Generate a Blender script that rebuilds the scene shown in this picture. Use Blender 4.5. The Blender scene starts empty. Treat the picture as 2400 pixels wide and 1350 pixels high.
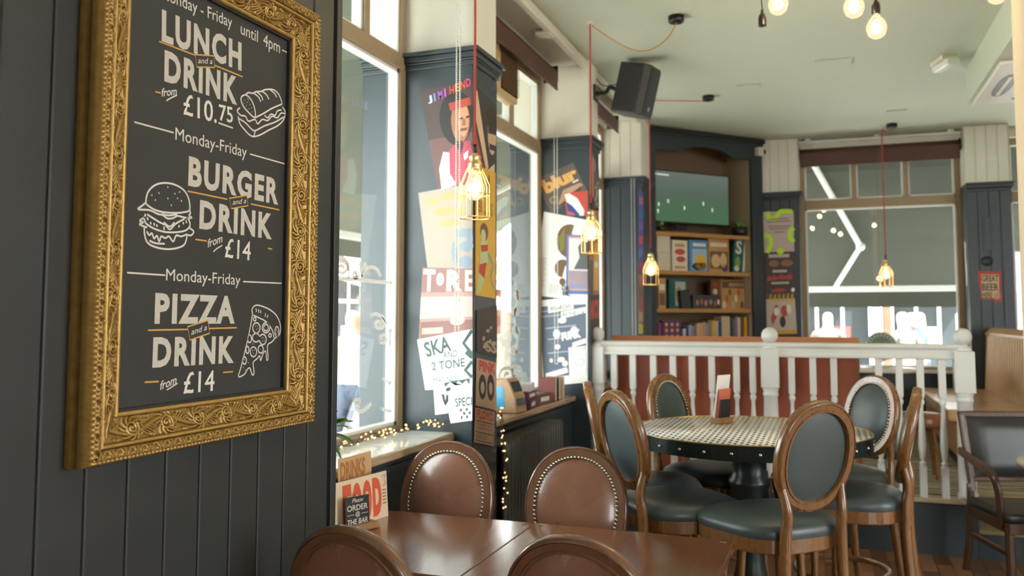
import bpy, math, random
import numpy as np
from mathutils import Vector, Matrix
random.seed(7)
scene = bpy.context.scene
COL = scene.collection
PI = math.pi

# ---------------------------------------------------------------- camera
FPX, CX, CY, EYE = 2000.0, 1200.0, 602.0, 1.5
PITCH = math.atan(140 / 2000.0)
YAW = math.atan(735 / (FPX * math.cos(PITCH) + 140 * math.sin(PITCH)))
cam_data = bpy.data.cameras.new('camera')
cam = bpy.data.objects.new('camera', cam_data)
COL.objects.link(cam)
cam.location = (0, 0, EYE)
cam.rotation_euler = (PI / 2 + PITCH, 0, YAW)
cam_data.sensor_width = 36
cam_data.lens = FPX / 2400 * 36
cam_data.shift_y = -(675 - CY) / 2400
cam_data.clip_start = 0.05
cam_data.dof.use_dof = True
cam_data.dof.focus_distance = 2.35
cam_data.dof.aperture_fstop = 3.6
scene.camera = cam

# ---------------------------------------------------------------- light and exposure
world = bpy.data.worlds.new('overcast_sky')
scene.world = world
world.use_nodes = True
wn = world.node_tree.nodes
wn['Background'].inputs[0].default_value = (0.93, 0.97, 1.0, 1)
wn['Background'].inputs[1].default_value = 15.0
sun_data = bpy.data.lights.new('sun', 'SUN')
sun_data.energy = 24.0
sun_data.angle = 0.01
sun_data.color = (1.0, 0.99, 0.97)
sun = bpy.data.objects.new('sun', sun_data)
COL.objects.link(sun)
sun.rotation_euler = Vector((-.52, .42, -.74)).to_track_quat('-Z', 'Y').to_euler()
scene.view_settings.view_transform = 'Standard'
scene.view_settings.look = 'None'
scene.view_settings.gamma = 1.0
scene.view_settings.exposure = 0.1
scene.view_settings.use_curve_mapping = False
scene.cycles.use_denoising = True
scene.cycles.max_bounces = 8
scene.cycles.diffuse_bounces = 5
scene.cycles.glossy_bounces = 4
scene.cycles.transparent_max_bounces = 16
scene.cycles.sample_clamp_indirect = 6.0
scene.cycles.caustics_reflective = False
scene.cycles.caustics_refractive = False

# ---------------------------------------------------------------- survey: sight lines met with the planes of the room
_F = Vector((-math.sin(YAW) * math.cos(PITCH), math.cos(YAW) * math.cos(PITCH), math.sin(PITCH)))
_R = Vector((math.cos(YAW), math.sin(YAW), 0))
_U = _R.cross(_F)
_C = Vector((0, 0, EYE))
def _ray(x, y): return _F + _R * ((x - CX) / FPX) - _U * ((y - CY) / FPX)
def onX(x, y, X): d = _ray(x, y); return _C + d * (X / d.x)
def onY(x, y, Y): d = _ray(x, y); return _C + d * (Y / d.y)
def onZ(x, y, Z): d = _ray(x, y); return _C + d * ((Z - EYE) / d.z)
def onP(x, y, p, n):
    d = _ray(x, y); return _C + d * ((Vector(p) - _C).dot(n) / d.dot(n))
def atD(x, y, dist):
    d = _ray(x, y); return _C + d * (dist / d.dot(_F))

# ---------------------------------------------------------------- materials
MATS = {}
def srgb(c):
    if isinstance(c, str):
        c = [int(c[i:i + 2], 16) / 255 for i in (0, 2, 4)]
    return tuple((v / 12.92 if v <= .04045 else ((v + .055) / 1.055) ** 2.4) for v in c)
def mat(name, color, rough=.5, metal=0.0, noise=None, bump=None, spec=.5, emit=None, coat=0, sheen=0, trans=None):
    """noise = (scale, second colour, contrast, stretch xyz); bump = (scale, strength, stretch)"""
    if name in MATS: return MATS[name]
    m = bpy.data.materials.new(name); m.use_nodes = True
    nt = m.node_tree; b = nt.nodes['Principled BSDF']
    col = srgb(color)
    b.inputs['Base Color'].default_value = (*col, 1)
    b.inputs['Roughness'].default_value = rough
    b.inputs['Metallic'].default_value = metal
    b.inputs['Specular IOR Level'].default_value = spec
    if coat: b.inputs['Coat Weight'].default_value = coat; b.inputs['Coat Roughness'].default_value = .12
    if sheen: b.inputs['Sheen Weight'].default_value = sheen
    if noise or bump:
        tc = nt.nodes.new('ShaderNodeTexCoord')
    if noise:
        sc, c2, con, st = noise
        mp = nt.nodes.new('ShaderNodeMapping'); mp.inputs['Scale'].default_value = st
        nt.links.new(tc.outputs['Object'], mp.inputs['Vector'])
        nz = nt.nodes.new('ShaderNodeTexNoise'); nz.inputs['Scale'].default_value = sc
        nz.inputs['Detail'].default_value = 6; nz.inputs['Roughness'].default_value = .6
        nt.links.new(mp.outputs[0], nz.inputs['Vector'])
        rp = nt.nodes.new('ShaderNodeValToRGB')
        rp.color_ramp.elements[0].position = .5 - con; rp.color_ramp.elements[1].position = .5 + con
        rp.color_ramp.elements[0].color = (*srgb(c2), 1); rp.color_ramp.elements[1].color = (*col, 1)
        nt.links.new(nz.outputs['Fac'], rp.inputs[0]); nt.links.new(rp.outputs[0], b.inputs['Base Color'])
        rr = nt.nodes.new('ShaderNodeMapRange')
        rr.inputs['To Min'].default_value = max(0, rough - .06); rr.inputs['To Max'].default_value = min(1, rough + .08)
        nt.links.new(nz.outputs['Fac'], rr.inputs[0]); nt.links.new(rr.outputs[0], b.inputs['Roughness'])
    if bump:
        sc, s, st = bump
        mp2 = nt.nodes.new('ShaderNodeMapping'); mp2.inputs['Scale'].default_value = st
        nt.links.new(tc.outputs['Object'], mp2.inputs['Vector'])
        n2 = nt.nodes.new('ShaderNodeTexNoise'); n2.inputs['Scale'].default_value = sc; n2.inputs['Detail'].default_value = 4
        nt.links.new(mp2.outputs[0], n2.inputs['Vector'])
        bp = nt.nodes.new('ShaderNodeBump'); bp.inputs['Strength'].default_value = s; bp.inputs['Distance'].default_value = .004
        nt.links.new(n2.outputs['Fac'], bp.inputs['Height']); nt.links.new(bp.outputs[0], b.inputs['Normal'])
    if emit:
        b.inputs['Emission Color'].default_value = (*srgb(emit[0]), 1); b.inputs['Emission Strength'].default_value = emit[1]
    if trans is not None:   # thin translucent cloth
        tb = nt.nodes.new('ShaderNodeBsdfTranslucent'); tb.inputs[0].default_value = (*srgb(trans[0]), 1)
        mx = nt.nodes.new('ShaderNodeMixShader'); mx.inputs[0].default_value = trans[1]
        nt.links.new(b.outputs[0], mx.inputs[1]); nt.links.new(tb.outputs[0], mx.inputs[2])
        nt.links.new(mx.outputs[0], nt.nodes['Material Output'].inputs[0])
    MATS[name] = m
    return m
def glass_mat(name, tint=(.93, .96, .95), refl=1.0, rough=0.0):
    if name in MATS: return MATS[name]
    m = bpy.data.materials.new(name); m.use_nodes = True
    nt = m.node_tree; nt.nodes.remove(nt.nodes['Principled BSDF'])
    t = nt.nodes.new('ShaderNodeBsdfTransparent'); t.inputs[0].default_value = (*tint, 1)
    g = nt.nodes.new('ShaderNodeBsdfGlossy'); g.inputs['Roughness'].default_value = rough
    lw = nt.nodes.new('ShaderNodeLayerWeight'); lw.inputs[0].default_value = .5      # Schlick reflectance of a clear pane
    pw = nt.nodes.new('ShaderNodeMath'); pw.operation = 'POWER'; pw.inputs[1].default_value = 5
    mu = nt.nodes.new('ShaderNodeMath'); mu.operation = 'MULTIPLY_ADD'; mu.inputs[1].default_value = .9 * refl; mu.inputs[2].default_value = .045 * refl; mu.use_clamp = True
    nt.links.new(lw.outputs['Facing'], pw.inputs[0]); nt.links.new(pw.outputs[0], mu.inputs[0])
    mx = nt.nodes.new('ShaderNodeMixShader')
    nt.links.new(mu.outputs[0], mx.inputs[0])
    nt.links.new(t.outputs[0], mx.inputs[1]); nt.links.new(g.outputs[0], mx.inputs[2])
    nt.links.new(mx.outputs[0], nt.nodes['Material Output'].inputs[0])
    MATS[name] = m
    return m
def wood(name, c1, c2, rough=.3, scale=6, stretch=(14, 1, 14), coat=.35, con=.28):
    return mat(name, c1, rough, noise=(scale, c2, con, stretch), bump=(scale * 3, .12, stretch), coat=coat)

# ---------------------------------------------------------------- mesh building
class MB:
    def __init__(s): s.v = []; s.f = []; s.sm = []
    def add(s, vs, fs, smooth=False):
        o = len(s.v); s.v += [tuple(p) for p in vs]
        s.f += [tuple(i + o for i in f) for f in fs]; s.sm += [smooth] * len(fs); return s
    def box(s, x0, x1, y0, y1, z0, z1):
        x0, x1 = sorted((x0, x1)); y0, y1 = sorted((y0, y1)); z0, z1 = sorted((z0, z1))
        vs = [(x, y, z) for z in (z0, z1) for y in (y0, y1) for x in (x0, x1)]
        return s.add(vs, [(0, 2, 3, 1), (4, 5, 7, 6), (0, 1, 5, 4), (2, 6, 7, 3), (0, 4, 6, 2), (1, 3, 7, 5)])
    def prism(s, poly, z0, z1, smooth=False):
        """poly = [(x, y)] counter-clockwise, extruded along z"""
        n = len(poly)
        vs = [(x, y, z0) for x, y in poly] + [(x, y, z1) for x, y in poly]
        s.add(vs, [tuple(reversed(range(n))), tuple(range(n, 2 * n))])
        o = len(s.v) - 2 * n
        s.f += [(o + i, o + (i + 1) % n, o + n + (i + 1) % n, o + n + i) for i in range(n)]; s.sm += [smooth] * n
        return s
    def lathe(s, prof, n=24, c=(0, 0, 0), smooth=True, axis='z'):
        """prof = [(r, z)] bottom to top"""
        vs = []; fs = []
        for r, z in prof:
            for i in range(n):
                a = 2 * PI * i / n; p = (r * math.cos(a), r * math.sin(a), z)
                if axis == 'y': p = (p[0], p[2], p[1])
                if axis == 'x': p = (p[2], p[0], p[1])
                vs.append((p[0] + c[0], p[1] + c[1], p[2] + c[2]))
        m = len(prof)
        for j in range(m - 1):
            for i in range(n):
                fs.append((j * n + i, j * n + (i + 1) % n, (j + 1) * n + (i + 1) % n, (j + 1) * n + i))
        s.add(vs, fs, smooth)
        o = len(s.v) - len(vs)
        if prof[0][0] > 1e-6: s.f.append(tuple(o + i for i in reversed(range(n)))); s.sm.append(False)
        if prof[-1][0] > 1e-6: s.f.append(tuple(o + (m - 1) * n + i for i in range(n))); s.sm.append(False)
        return s
    def sweep(s, path, prof, closed=False, up=(0, 0, 1), smooth=True, scale=None, caps=True):
        """prof = [(a, b)] in the (side, up) plane of the path"""
        P = [Vector(p) for p in path]; n = len(P); k = len(prof); up = Vector(up); vs = []; fs = []
        for i in range(n):
            if closed: t = P[(i + 1) % n] - P[i - 1]
            else: t = P[min(i + 1, n - 1)] - P[max(i - 1, 0)]
            t.normalize()
            u = up - t * up.dot(t)
            if u.length < 1e-4: u = Vector((1, 0, 0)) - t * t.x
            u.normalize(); sd = t.cross(u)
            q = 1 if scale is None else scale[i]
            for a, b in prof: vs.append(P[i] + sd * (a * q) + u * (b * q))
        m = n if closed else n - 1
        for i in range(m):
            j = (i + 1) % n
            for a in range(k):
                b = (a + 1) % k
                fs.append((i * k + a, i * k + b, j * k + b, j * k + a))
        s.add(vs, fs, smooth)
        if caps and not closed:
            o = len(s.v) - len(vs)
            s.f.append(tuple(o + i for i in range(k))); s.sm.append(False)
            s.f.append(tuple(o + (n - 1) * k + i for i in reversed(range(k)))); s.sm.append(False)
        return s
    def tube(s, path, r, n=8, closed=False, up=(0, 0, 1), scale=None):
        return s.sweep(path, [(r * math.cos(2 * PI * i / n), r * math.sin(2 * PI * i / n)) for i in range(n)], closed, up, True, scale)
    def bar(s, path, w, h, up=(0, 0, 1), closed=False, scale=None, r=.25, smooth=False):
        """rounded rectangular section"""
        c = min(w, h) * r; a, b = w / 2, h / 2
        pr = [(-a + c, -b), (a - c, -b), (a, -b + c), (a, b - c), (a - c, b), (-a + c, b), (-a, b - c), (-a, -b + c)]
        return s.sweep(path, pr, closed, up, smooth, scale)
    def sphere(s, c, r, n=12, m=8, sq=(1, 1, 1)):
        vs = [(c[0], c[1], c[2] - r * sq[2])]; fs = []
        for j in range(1, m):
            t = PI * j / m
            for i in range(n):
                a = 2 * PI * i / n
                vs.append((c[0] + r * sq[0] * math.sin(t) * math.cos(a), c[1] + r * sq[1] * math.sin(t) * math.sin(a), c[2] - r * sq[2] * math.cos(t)))
        vs.append((c[0], c[1], c[2] + r * sq[2]))
        for i in range(n):
            fs.append((0, 1 + (i + 1) % n, 1 + i)); L = 1 + (m - 2) * n
            fs.append((L + i, L + (i + 1) % n, len(vs) - 1))
            for j in range(m - 2):
                q = 1 + j * n; fs.append((q + i, q + (i + 1) % n, q + n + (i + 1) % n, q + n + i))
        return s.add(vs, fs, True)
    def grid(s, fn, nu, nv, smooth=True, closed_u=False):
        vs = [fn(i / (nu if closed_u else nu - 1), j / (nv - 1)) for j in range(nv) for i in range(nu)]
        fs = []
        for j in range(nv - 1):
            for i in range(nu if closed_u else nu - 1):
                k = (i + 1) % nu
                fs.append((j * nu + i, j * nu + k, (j + 1) * nu + k, (j + 1) * nu + i))
        return s.add(vs, fs, smooth)
    def xform(s, M, start=0):
        for i in range(start, len(s.v)): s.v[i] = tuple(M @ Vector(s.v[i]))
        return s
    def mesh(s, name, m=None):
        me = bpy.data.meshes.new(name); me.from_pydata(s.v, [], s.f)
        if any(s.sm): me.polygons.foreach_set('use_smooth', s.sm)
        if m: me.materials.append(m)
        me.update(); return me
    def build(s, name, m, parent=None, bevel=0, seg=2):
        o = bpy.data.objects.new(name, s.mesh(name, m)); COL.objects.link(o)
        if parent: o.parent = parent
        if bevel:
            b = o.modifiers.new('bevel', 'BEVEL'); b.width = bevel; b.segments = seg; b.limit_method = 'ANGLE'; b.angle_limit = .6
        return o
def tag(o, label, cat, group=None):
    o['label'] = label; o['category'] = cat
    if group: o['group'] = group
    return o
def thing(name, label, cat, loc=(0, 0, 0), rz=0, group=None, matrix=None):
    o = bpy.data.objects.new(name, None); COL.objects.link(o); o.empty_display_size = .1
    if matrix is not None: o.matrix_world = matrix
    else: o.location = loc; o.rotation_euler = (0, 0, rz)
    return tag(o, label, cat, group)
def struct(o): o['kind'] = 'structure'; return o
def stuff(o): o['kind'] = 'stuff'; return o
def inst(name, me, parent=None, M=None):
    o = bpy.data.objects.new(name, me); COL.objects.link(o)
    if parent: o.parent = parent
    if M is not None: o.matrix_local = M
    return o
def copy_tree(o, parent=None):
    c = o.copy(); COL.objects.link(c)
    if parent is not None: c.parent = parent
    for ch in list(o.children): copy_tree(ch, c)
    return c
def basis(org, ex, ey):
    ex = Vector(ex).normalized(); ey = Vector(ey).normalized(); ez = ex.cross(ey)
    return Matrix(((ex.x, ey.x, ez.x, org[0]), (ex.y, ey.y, ez.y, org[1]), (ex.z, ey.z, ez.z, org[2]), (0, 0, 0, 1)))

# lettering: the built-in font, turned into flat meshes that fit a given box
def text_mesh(s, w, h, bold=0.0, shear=0.0, spacing=1.0, depth=.0012, origin='bl', fith=None, wave=0):
    cu = bpy.data.curves.new('t', 'FONT'); cu.body = s; cu.size = 1.0; cu.offset = bold; cu.shear = shear
    cu.space_character = spacing; cu.resolution_u = 3; cu.fill_mode = 'FRONT'
    ob = bpy.data.objects.new('t', cu); COL.objects.link(ob)
    dg = bpy.context.evaluated_depsgraph_get(); dg.update()
    me = bpy.data.meshes.new_from_object(ob.evaluated_get(dg))
    bpy.data.objects.remove(ob); bpy.data.curves.remove(cu)
    n = len(me.vertices); co = np.empty(n * 3); me.vertices.foreach_get('co', co); co = co.reshape(-1, 3)
    lo = co.min(0); hi = co.max(0)
    base = 0.0 if fith else lo[1]; top = fith if fith else hi[1]
    co[:, 0] = (co[:, 0] - lo[0]) / max(1e-6, hi[0] - lo[0]) * w
    co[:, 1] = (co[:, 1] - base) / (top - base) * h
    if origin == 'c': co[:, 0] -= w / 2; co[:, 1] -= h / 2
    co[:, 2] = 0
    me.vertices.foreach_set('co', co.ravel()); me.update()
    return me
def lettering(s, w, h, m, parent, M, name='lettering', **k):
    me = text_mesh(s, w, h, **k); me.materials.append(m)
    return inst(name, me, parent, M)
def T(x, y, z=0): return Matrix.Translation((x, y, z))
def RZ(a): return Matrix.Rotation(a, 4, 'Z')
def flat_poly(poly, z=0):
    """a flat printed shape in the xy plane"""
    b = MB(); b.add([(x, y, z) for x, y in poly], [tuple(range(len(poly)))]); return b
def ellip(cx, cy, a, b, n=24, t0=0, t1=2 * PI, p=2.0):
    out = []
    for i in range(n):
        t = t0 + (t1 - t0) * i / (n if abs(t1 - t0 - 2 * PI) < 1e-6 else n - 1)
        c, s_ = math.cos(t), math.sin(t)
        out.append((cx + a * math.copysign(abs(c) ** (2 / p), c), cy + b * math.copysign(abs(s_) ** (2 / p), s_)))
    return out
def ribbon(b, pts, w, z=0, closed=False):
    """a flat stroke of width w along 2D points, added to mesh b"""
    P = [Vector((p[0], p[1])) for p in pts]; n = len(P); vs = []
    for i in range(n):
        t = (P[(i + 1) % n] - P[i - 1]) if closed else (P[min(i + 1, n - 1)] - P[max(i - 1, 0)])
        if t.length < 1e-9: t = Vector((1, 0))
        t.normalize(); q = Vector((-t.y, t.x)) * w / 2
        vs += [(*(P[i] + q), z), (*(P[i] - q), z)]
    fs = [(2 * i + 1, 2 * ((i + 1) % n) + 1, 2 * ((i + 1) % n), 2 * i) for i in range(n if closed else n - 1)]
    b.add(vs, fs); return b
def spline(pts, k=6, closed=False):
    """Catmull-Rom through 2D or 3D points"""
    P = [Vector(p) for p in pts]; n = len(P); out = []
    for i in range(n if closed else n - 1):
        g = lambda j: P[j % n] if closed else P[max(0, min(n - 1, j))]
        a, b, c, d = g(i - 1), g(i), g(i + 1), g(i + 2)
        for j in range(k):
            t = j / k
            out.append(.5 * ((2 * b) + (c - a) * t + (2 * a - 5 * b + 4 * c - d) * t * t + (3 * b - a - 3 * c + d) * t ** 3))
    if not closed: out.append(P[-1])
    return out
# ================================================================ the room
ZC = 3.40          # ceiling
XW = -1.97         # plane of the street windows
XP = -1.60         # face of the pillars between them
YB = 6.08          # front of the raised floor
YF = 9.48          # face of the far pillars
YW = 9.78          # plane of the far windows
slate = mat('slate_paint', '2d373c', .40, noise=(9, '273136', .3, (1, 1, 1)), bump=(60, .03, (1, 1, 1)))
charcoal = mat('charcoal_paint', '343634', .42, noise=(5, '2e302e', .3, (1, 1, 1)), bump=(70, .03, (1, 1, 1)))
cream = mat('cream_paint', 'd6d3c4', .55, noise=(4, 'cecbbb', .3, (1, 1, 1)))
ceil_m = mat('ceiling_paint', 'c6cbba', .7, noise=(1.2, 'c0c5b3', .3, (1, 1, 1)))
tan_m = mat('tan_window_paint', '9c8768', .45, noise=(8, '907b5d', .3, (1, 1, 1)))
white_m = mat('white_gloss_paint', 'dcdcd6', .35)
raw_groove = mat('worn_groove', 'a29d92', .8)
glass = glass_mat('window_glass')
oak = wood('oak_floor', '8a5f3c', '6a4529', .38, 7, (3, 14, 3), .2)

# floor: boards in the part that can be seen, plain floor beyond
fl = MB().box(-2.2, 5, -3.5, YB, -.12, -.012).build('floor', oak); struct(fl)
me_pl = {}
def plank_mesh(w, l, t, m, bev=.0015):
    k = (round(w, 4), round(l, 4), round(t, 4), m.name)
    if k not in me_pl:
        b = MB(); a, c = w / 2, l / 2
        b.add([(-a, -c, 0), (a, -c, 0), (a, c, 0), (-a, c, 0), (-a + bev, -c + bev, t), (a - bev, -c + bev, t), (a - bev, c - bev, t), (-a + bev, c - bev, t),
               (-a, -c, t - bev), (a, -c, t - bev), (a, c, t - bev), (-a, c, t - bev)],
              [(3, 2, 1, 0), (4, 5, 6, 7), (0, 1, 9, 8), (1, 2, 10, 9), (2, 3, 11, 10), (3, 0, 8, 11), (8, 9, 5, 4), (9, 10, 6, 5), (10, 11, 7, 6), (11, 8, 4, 7)])
        me_pl[k] = b.mesh('plank', m)
    return me_pl[k]
oaks = [oak, wood('oak_floor_pale', '9a6d46', '7a5232', .38, 7, (3, 14, 3), .2), wood('oak_floor_dark', '714a2d', '573820', .38, 7, (3, 14, 3), .2)]
rr = random.Random(3)
x = -.9; r_ = 0
while x < 2.4:
    y = 4.1 + (r_ % 3) * .16
    while y < YB - .05:
        l = min(.48, YB - y)
        inst('plank', plank_mesh(.088, round(l - .003, 3), .012, rr.choice(oaks)), fl, T(x, y + l / 2, -.012 + rr.uniform(-.0006, 0.0)))
        y += .48
    x += .0905; r_ += 1
struct(MB().box(-2.3, 5.2, -3.7, 10.1, ZC, ZC + .12).build('ceiling', ceil_m))

# painted tongue-and-groove board, upright, built in the plane (x across, y up), z = thickness
def boards(parent, M, x0, x1, y0, y1, n, m, t=.012, gap=.0035, name='plank'):
    w = (x1 - x0) / n
    for i in range(n):
        me = plank_mesh(w - gap, y1 - y0, t, m, .003)
        inst(name, me, parent, M @ T(x0 + w * (i + .5), (y0 + y1) / 2))
BX = lambda X, Y0, Z0=0: basis((X, Y0, Z0), (0, 1, 0), (0, 0, 1))     # wall facing +X: x runs along +Y
BY = lambda X0, Y, Z0=0: basis((X0, Y, Z0), (1, 0, 0), (0, 0, 1))     # wall facing -Y: x runs along +X

# pier with the menu board
XPIER = -1.42
pier = struct(MB().box(XW - .3, XPIER - .012, 1.12, 2.285, 0, ZC).build('wall_pier', raw_groove))
pw = (2.262 - 1.128) / 10
boards(pier, BX(XPIER - .012, 1.128), 0, 2.262 - 1.128, .12, ZC - .002, 10, charcoal, gap=.0055)
MB().box(XPIER - .012, XPIER + .006, 1.12, 2.266, 0, .118).build('skirting', charcoal, pier, .004)
MB().box(XW - .3, XPIER + .008, 2.266, 2.296, 0, ZC).build('corner_trim', charcoal, pier, .003)
struct(MB().box(XW - .3, XPIER - .02, -3.5, 1.118, 0, ZC).build('wall_left', cream))

# pillars between the street windows
def cornice(parent, x0, x1, y0, y1, z, m):
    b = MB()
    for dz0, dz1, p in ((-.085, -.06, .010), (-.06, -.05, .016), (-.05, -.022, .024), (-.022, 0, .038)):
        b.box(x0, x1 + p, y0 - p, y1 + p, z + dz0, z + dz1)
    return b.build('cornice', m, parent, .004)
def pillar(name, x0, x1, y0, y1, zb=0, planked=None, zc=2.825):
    p = struct(MB().box(x0, x1, y0, y1, zb, zc - .08).build(name, slate, None, .004))
    cornice(p, x0, x1, y0, y1, zc, slate)
    MB().box(x0, x1 - .004, y0 + .004, y1 - .004, zc, ZC).build('upper_casing', cream, p, .004)
    if planked:
        n = planked
        boards(p, BY(x0, y0 - .0005), 0, x1 - x0, zb + .1, zc - .085, n, slate, .008)
        boards(p, BY(x0, y0 + .0035), 0, x1 - x0 - .004, zc + .002, ZC - .002, n, cream, .008)
        boards(p, BX(x1 - .001, y0), 0, y1 - y0, zc + .002, ZC - .002, max(1, n // 2), cream, .006)
    return p
pillar('wall_pillar_1', XW - .25, XP, 3.81, 4.135)
pillar('wall_pillar_2', XW - .25, XP, 6.02, 6.29)
pillar('wall_pillar_3', XW - .25, XP, 7.95, 8.33, .34, 6)
# parapet under the windows, head above them
for i, (a, b_) in enumerate(((2.296, 3.81), (4.135, 6.02), (6.29, 7.95))):
    d = struct(MB().box(XW - .25, -1.75, a, b_, 0, .905).build('wall_dado_%d' % (i + 1), slate))
    MB().box(-1.75, -1.735, a, b_, 0, .12).build('skirting', slate, d, .003)
    MB().box(-1.75, -1.742, a, b_, .84, .87).build('moulding', slate, d, .003)
    h = struct(MB().box(XW - .25, XW + .04, a, b_, 3.30, ZC).build('wall_head_%d' % (i + 1), cream))
    MB().box(XW + .04, XP - .02, a, b_, 3.365, ZC).build('soffit_board', cream, h, .003)
    MB().box(XP - .06, XP - .02, a, b_, 3.335, 3.365).build('soffit_bead', cream, h, .003)

# windows
def window(name, M, w, z0, z1, zt0, zt1, mulls, fw=.055, depth=.07, mull_w=.045, panes=True):
    """in the plane: x across, y = height, z towards the room"""
    b = struct(MB().box(0, fw, z0, z1, -depth, 0).build(name, tan_m, None, .004)); b.matrix_world = M
    MB().box(w - fw, w, z0, z1, -depth, 0).build('stile', tan_m, b, .004)
    MB().box(fw, w - fw, z1 - fw, z1, -depth, 0).build('head_rail', tan_m, b, .004)
    MB().box(fw, w - fw, z0, z0 + .045, -depth, 0).build('bottom_rail', tan_m, b, .004)
    MB().box(fw, w - fw, zt0, zt1, -depth, .008).build('transom', tan_m, b, .004)
    edges = [fw] + [m for m in mulls] + [w - fw]
    for m in mulls:
        MB().box(m - mull_w / 2, m + mull_w / 2, zt1, z1 - fw, -depth, .004).build('mullion', tan_m, b, .004)
    def light(x0, x1, y0, y1):
        bw = .016
        bb = MB()
        bb.box(x0, x1, y1 - bw, y1, -depth + .01, -.012); bb.box(x0, x1, y0, y0 + bw, -depth + .01, -.012)
        bb.box(x0, x0 + bw, y0, y1, -depth + .01, -.012); bb.box(x1 - bw, x1, y0, y1, -depth + .01, -.012)
        bb.build('glazing_bead', white_m, b)
        MB().box(x0 + bw, x1 - bw, y0 + bw, y1 - bw, -.044, -.040).build('pane', glass, b)
    light(fw, w - fw, z0 + .045, zt0)
    for i in range(len(edges) - 1):
        a = edges[i] + (mull_w / 2 if i else 0); c = edges[i + 1] - (mull_w / 2 if i < len(edges) - 2 else 0)
        light(a, c, zt1, z1 - fw)
    return b
window('window_1', BX(XW, 2.296), 3.81 - 2.296, .93, 3.30, 2.735, 2.812, [.40, 1.12])
window('window_2', BX(XW, 4.135), 6.02 - 4.135, .93, 3.30, 2.72, 2.80, [.62, 1.25])
window('window_3', BX(XW, 6.29), 7.95 - 6.29, .93, 3.30, 2.72, 2.80, [.55, 1.1])
sillw = wood('sill_wood', 'b99f7c', '9c7f5c', .18, 5, (14, 1, 14), .6)
sill_top = mat('sill_white_sheen', 'eceee9', .08, noise=(12, 'cbcbc2', .3, (1, 1, 1)))  # white stands in for the window's reflection on the sill
s1 = struct(MB().box(XW + .002, -1.69, 2.298, 3.808, .905, .942).build('trim_1', sillw, None, .008))
MB().box(XW + .004, -1.70, 2.30, 3.806, .942, .9435).build('sheen_top', sill_top, s1)  # thin sheet carrying the reflected window light as colour
s2 = struct(MB().box(XW + .002, -1.70, 4.137, 5.98, .895, .932).build('trim_2', sillw, None, .008))
s3 = struct(MB().box(XW + .002, -1.70, 6.292, 7.948, .895, .932).build('trim_3', sillw, None, .008))

# far wall
pillar('wall_pillar_4', -.62, -.235, YF, YW + .25, .34, 4)
pillar('wall_pillar_5', 1.34, 1.735, YF, YW + .25, .34, 4)
FX0, FX1 = -.235, 1.34
struct(MB().box(FX0, FX1, YW + .0, YW + .25, .34, .93).build('wall_far_dado', slate))
struct(MB().box(FX0, FX1, YW - .1, YW + .25, 3.30, ZC).build('wall_far_head', cream))
window('window_4', BY(FX0, YW), FX1 - FX0, .93, 3.30, 2.665, 2.76, [.555, 1.06])
fs_ = struct(MB().box(FX0, FX1, YW - .13, YW, .925, .955).build('trim_4', white_m, None, .005))
struct(MB().box(1.735, 3.2, YW, YW + .25, .34, .93).build('wall_far_dado_right', slate))
struct(MB().box(1.735, 3.2, YW - .1, YW + .25, 3.30, ZC).build('wall_far_head_right', cream))
window('window_5', BY(1.735, YW), 3.2 - 1.735, .93, 3.30, 2.665, 2.76, [.5, 1.0])
struct(MB().box(3.2, 5.2, YF, YW + .25, 0, ZC).build('wall_far_right', slate))
# wall behind the television corner
struct(MB().box(-2.2, -.62, YW + .2, YW + .3, 0, ZC).build('wall_far_left', cream))
struct(MB().box(-2.3, -2.15, 8.33, YW + .3, 0, ZC).build('wall_corner_left', cream))

# the rest of the bar, behind and to the right of the view: walls with bare openings shaped for fill light
def open_wall(name, M, w, gaps, z0=.75, z1=3.05, t=.2, zb=0):
    o = None; x = 0
    for g0, g1 in gaps + [(w, w)]:
        if g0 > x:
            q = MB().box(x, g0, 0, ZC, -t, 0)
            if o is None: o = struct(q.build(name, cream)); o.matrix_world = M
            else: q.build('wall_section', cream, o)
        if g1 > g0:
            MB().box(g0, g1, 0, z0, -t, 0).build('dado', slate, o); MB().box(g0, g1, z1, ZC, -t, 0).build('head', cream, o)
        x = g1
    return o
open_wall('wall_right', basis((5.0, 10.0, 0), (0, -1, 0), (0, 0, 1)), 13.5, [(7.0, 9.0)])
open_wall('wall_back', basis((5.0, -3.5, 0), (-1, 0, 0), (0, 0, 1)), 7.0, [(.2, 1.8)])

# raised floor with its step
plat_m = bpy.data.materials.new('swirl_carpet'); plat_m.use_nodes = True; MATS['swirl_carpet'] = plat_m
nt = plat_m.node_tree; pb = nt.nodes['Principled BSDF']; pb.inputs['Roughness'].default_value = .85
tc = nt.nodes.new('ShaderNodeTexCoord'); mp = nt.nodes.new('ShaderNodeMapping'); mp.inputs['Scale'].default_value = (.7, 1.8, 1)
wv = nt.nodes.new('ShaderNodeTexWave'); wv.inputs['Scale'].default_value = 1.5; wv.inputs['Distortion'].default_value = 7; wv.inputs['Detail'].default_value = 3; wv.inputs['Detail Scale'].default_value = 1.4
wv.bands_direction = 'Y'
rp = nt.nodes.new('ShaderNodeValToRGB')
cols = ['4a3a35', '8a7f6c', 'c4b690', '6f7c78', 'd6cba8', '5a443a']
while len(rp.color_ramp.elements) < len(cols): rp.color_ramp.elements.new(.5)
for i, c in enumerate(cols):
    rp.color_ramp.elements[i].position = i / (len(cols) - 1); rp.color_ramp.elements[i].color = (*srgb(c), 1)
nt.links.new(tc.outputs['Object'], mp.inputs[0]); nt.links.new(mp.outputs[0], wv.inputs[0]); nt.links.new(wv.outputs['Color'], rp.inputs[0]); nt.links.new(rp.outputs[0], pb.inputs['Base Color'])
XS = .86
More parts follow.
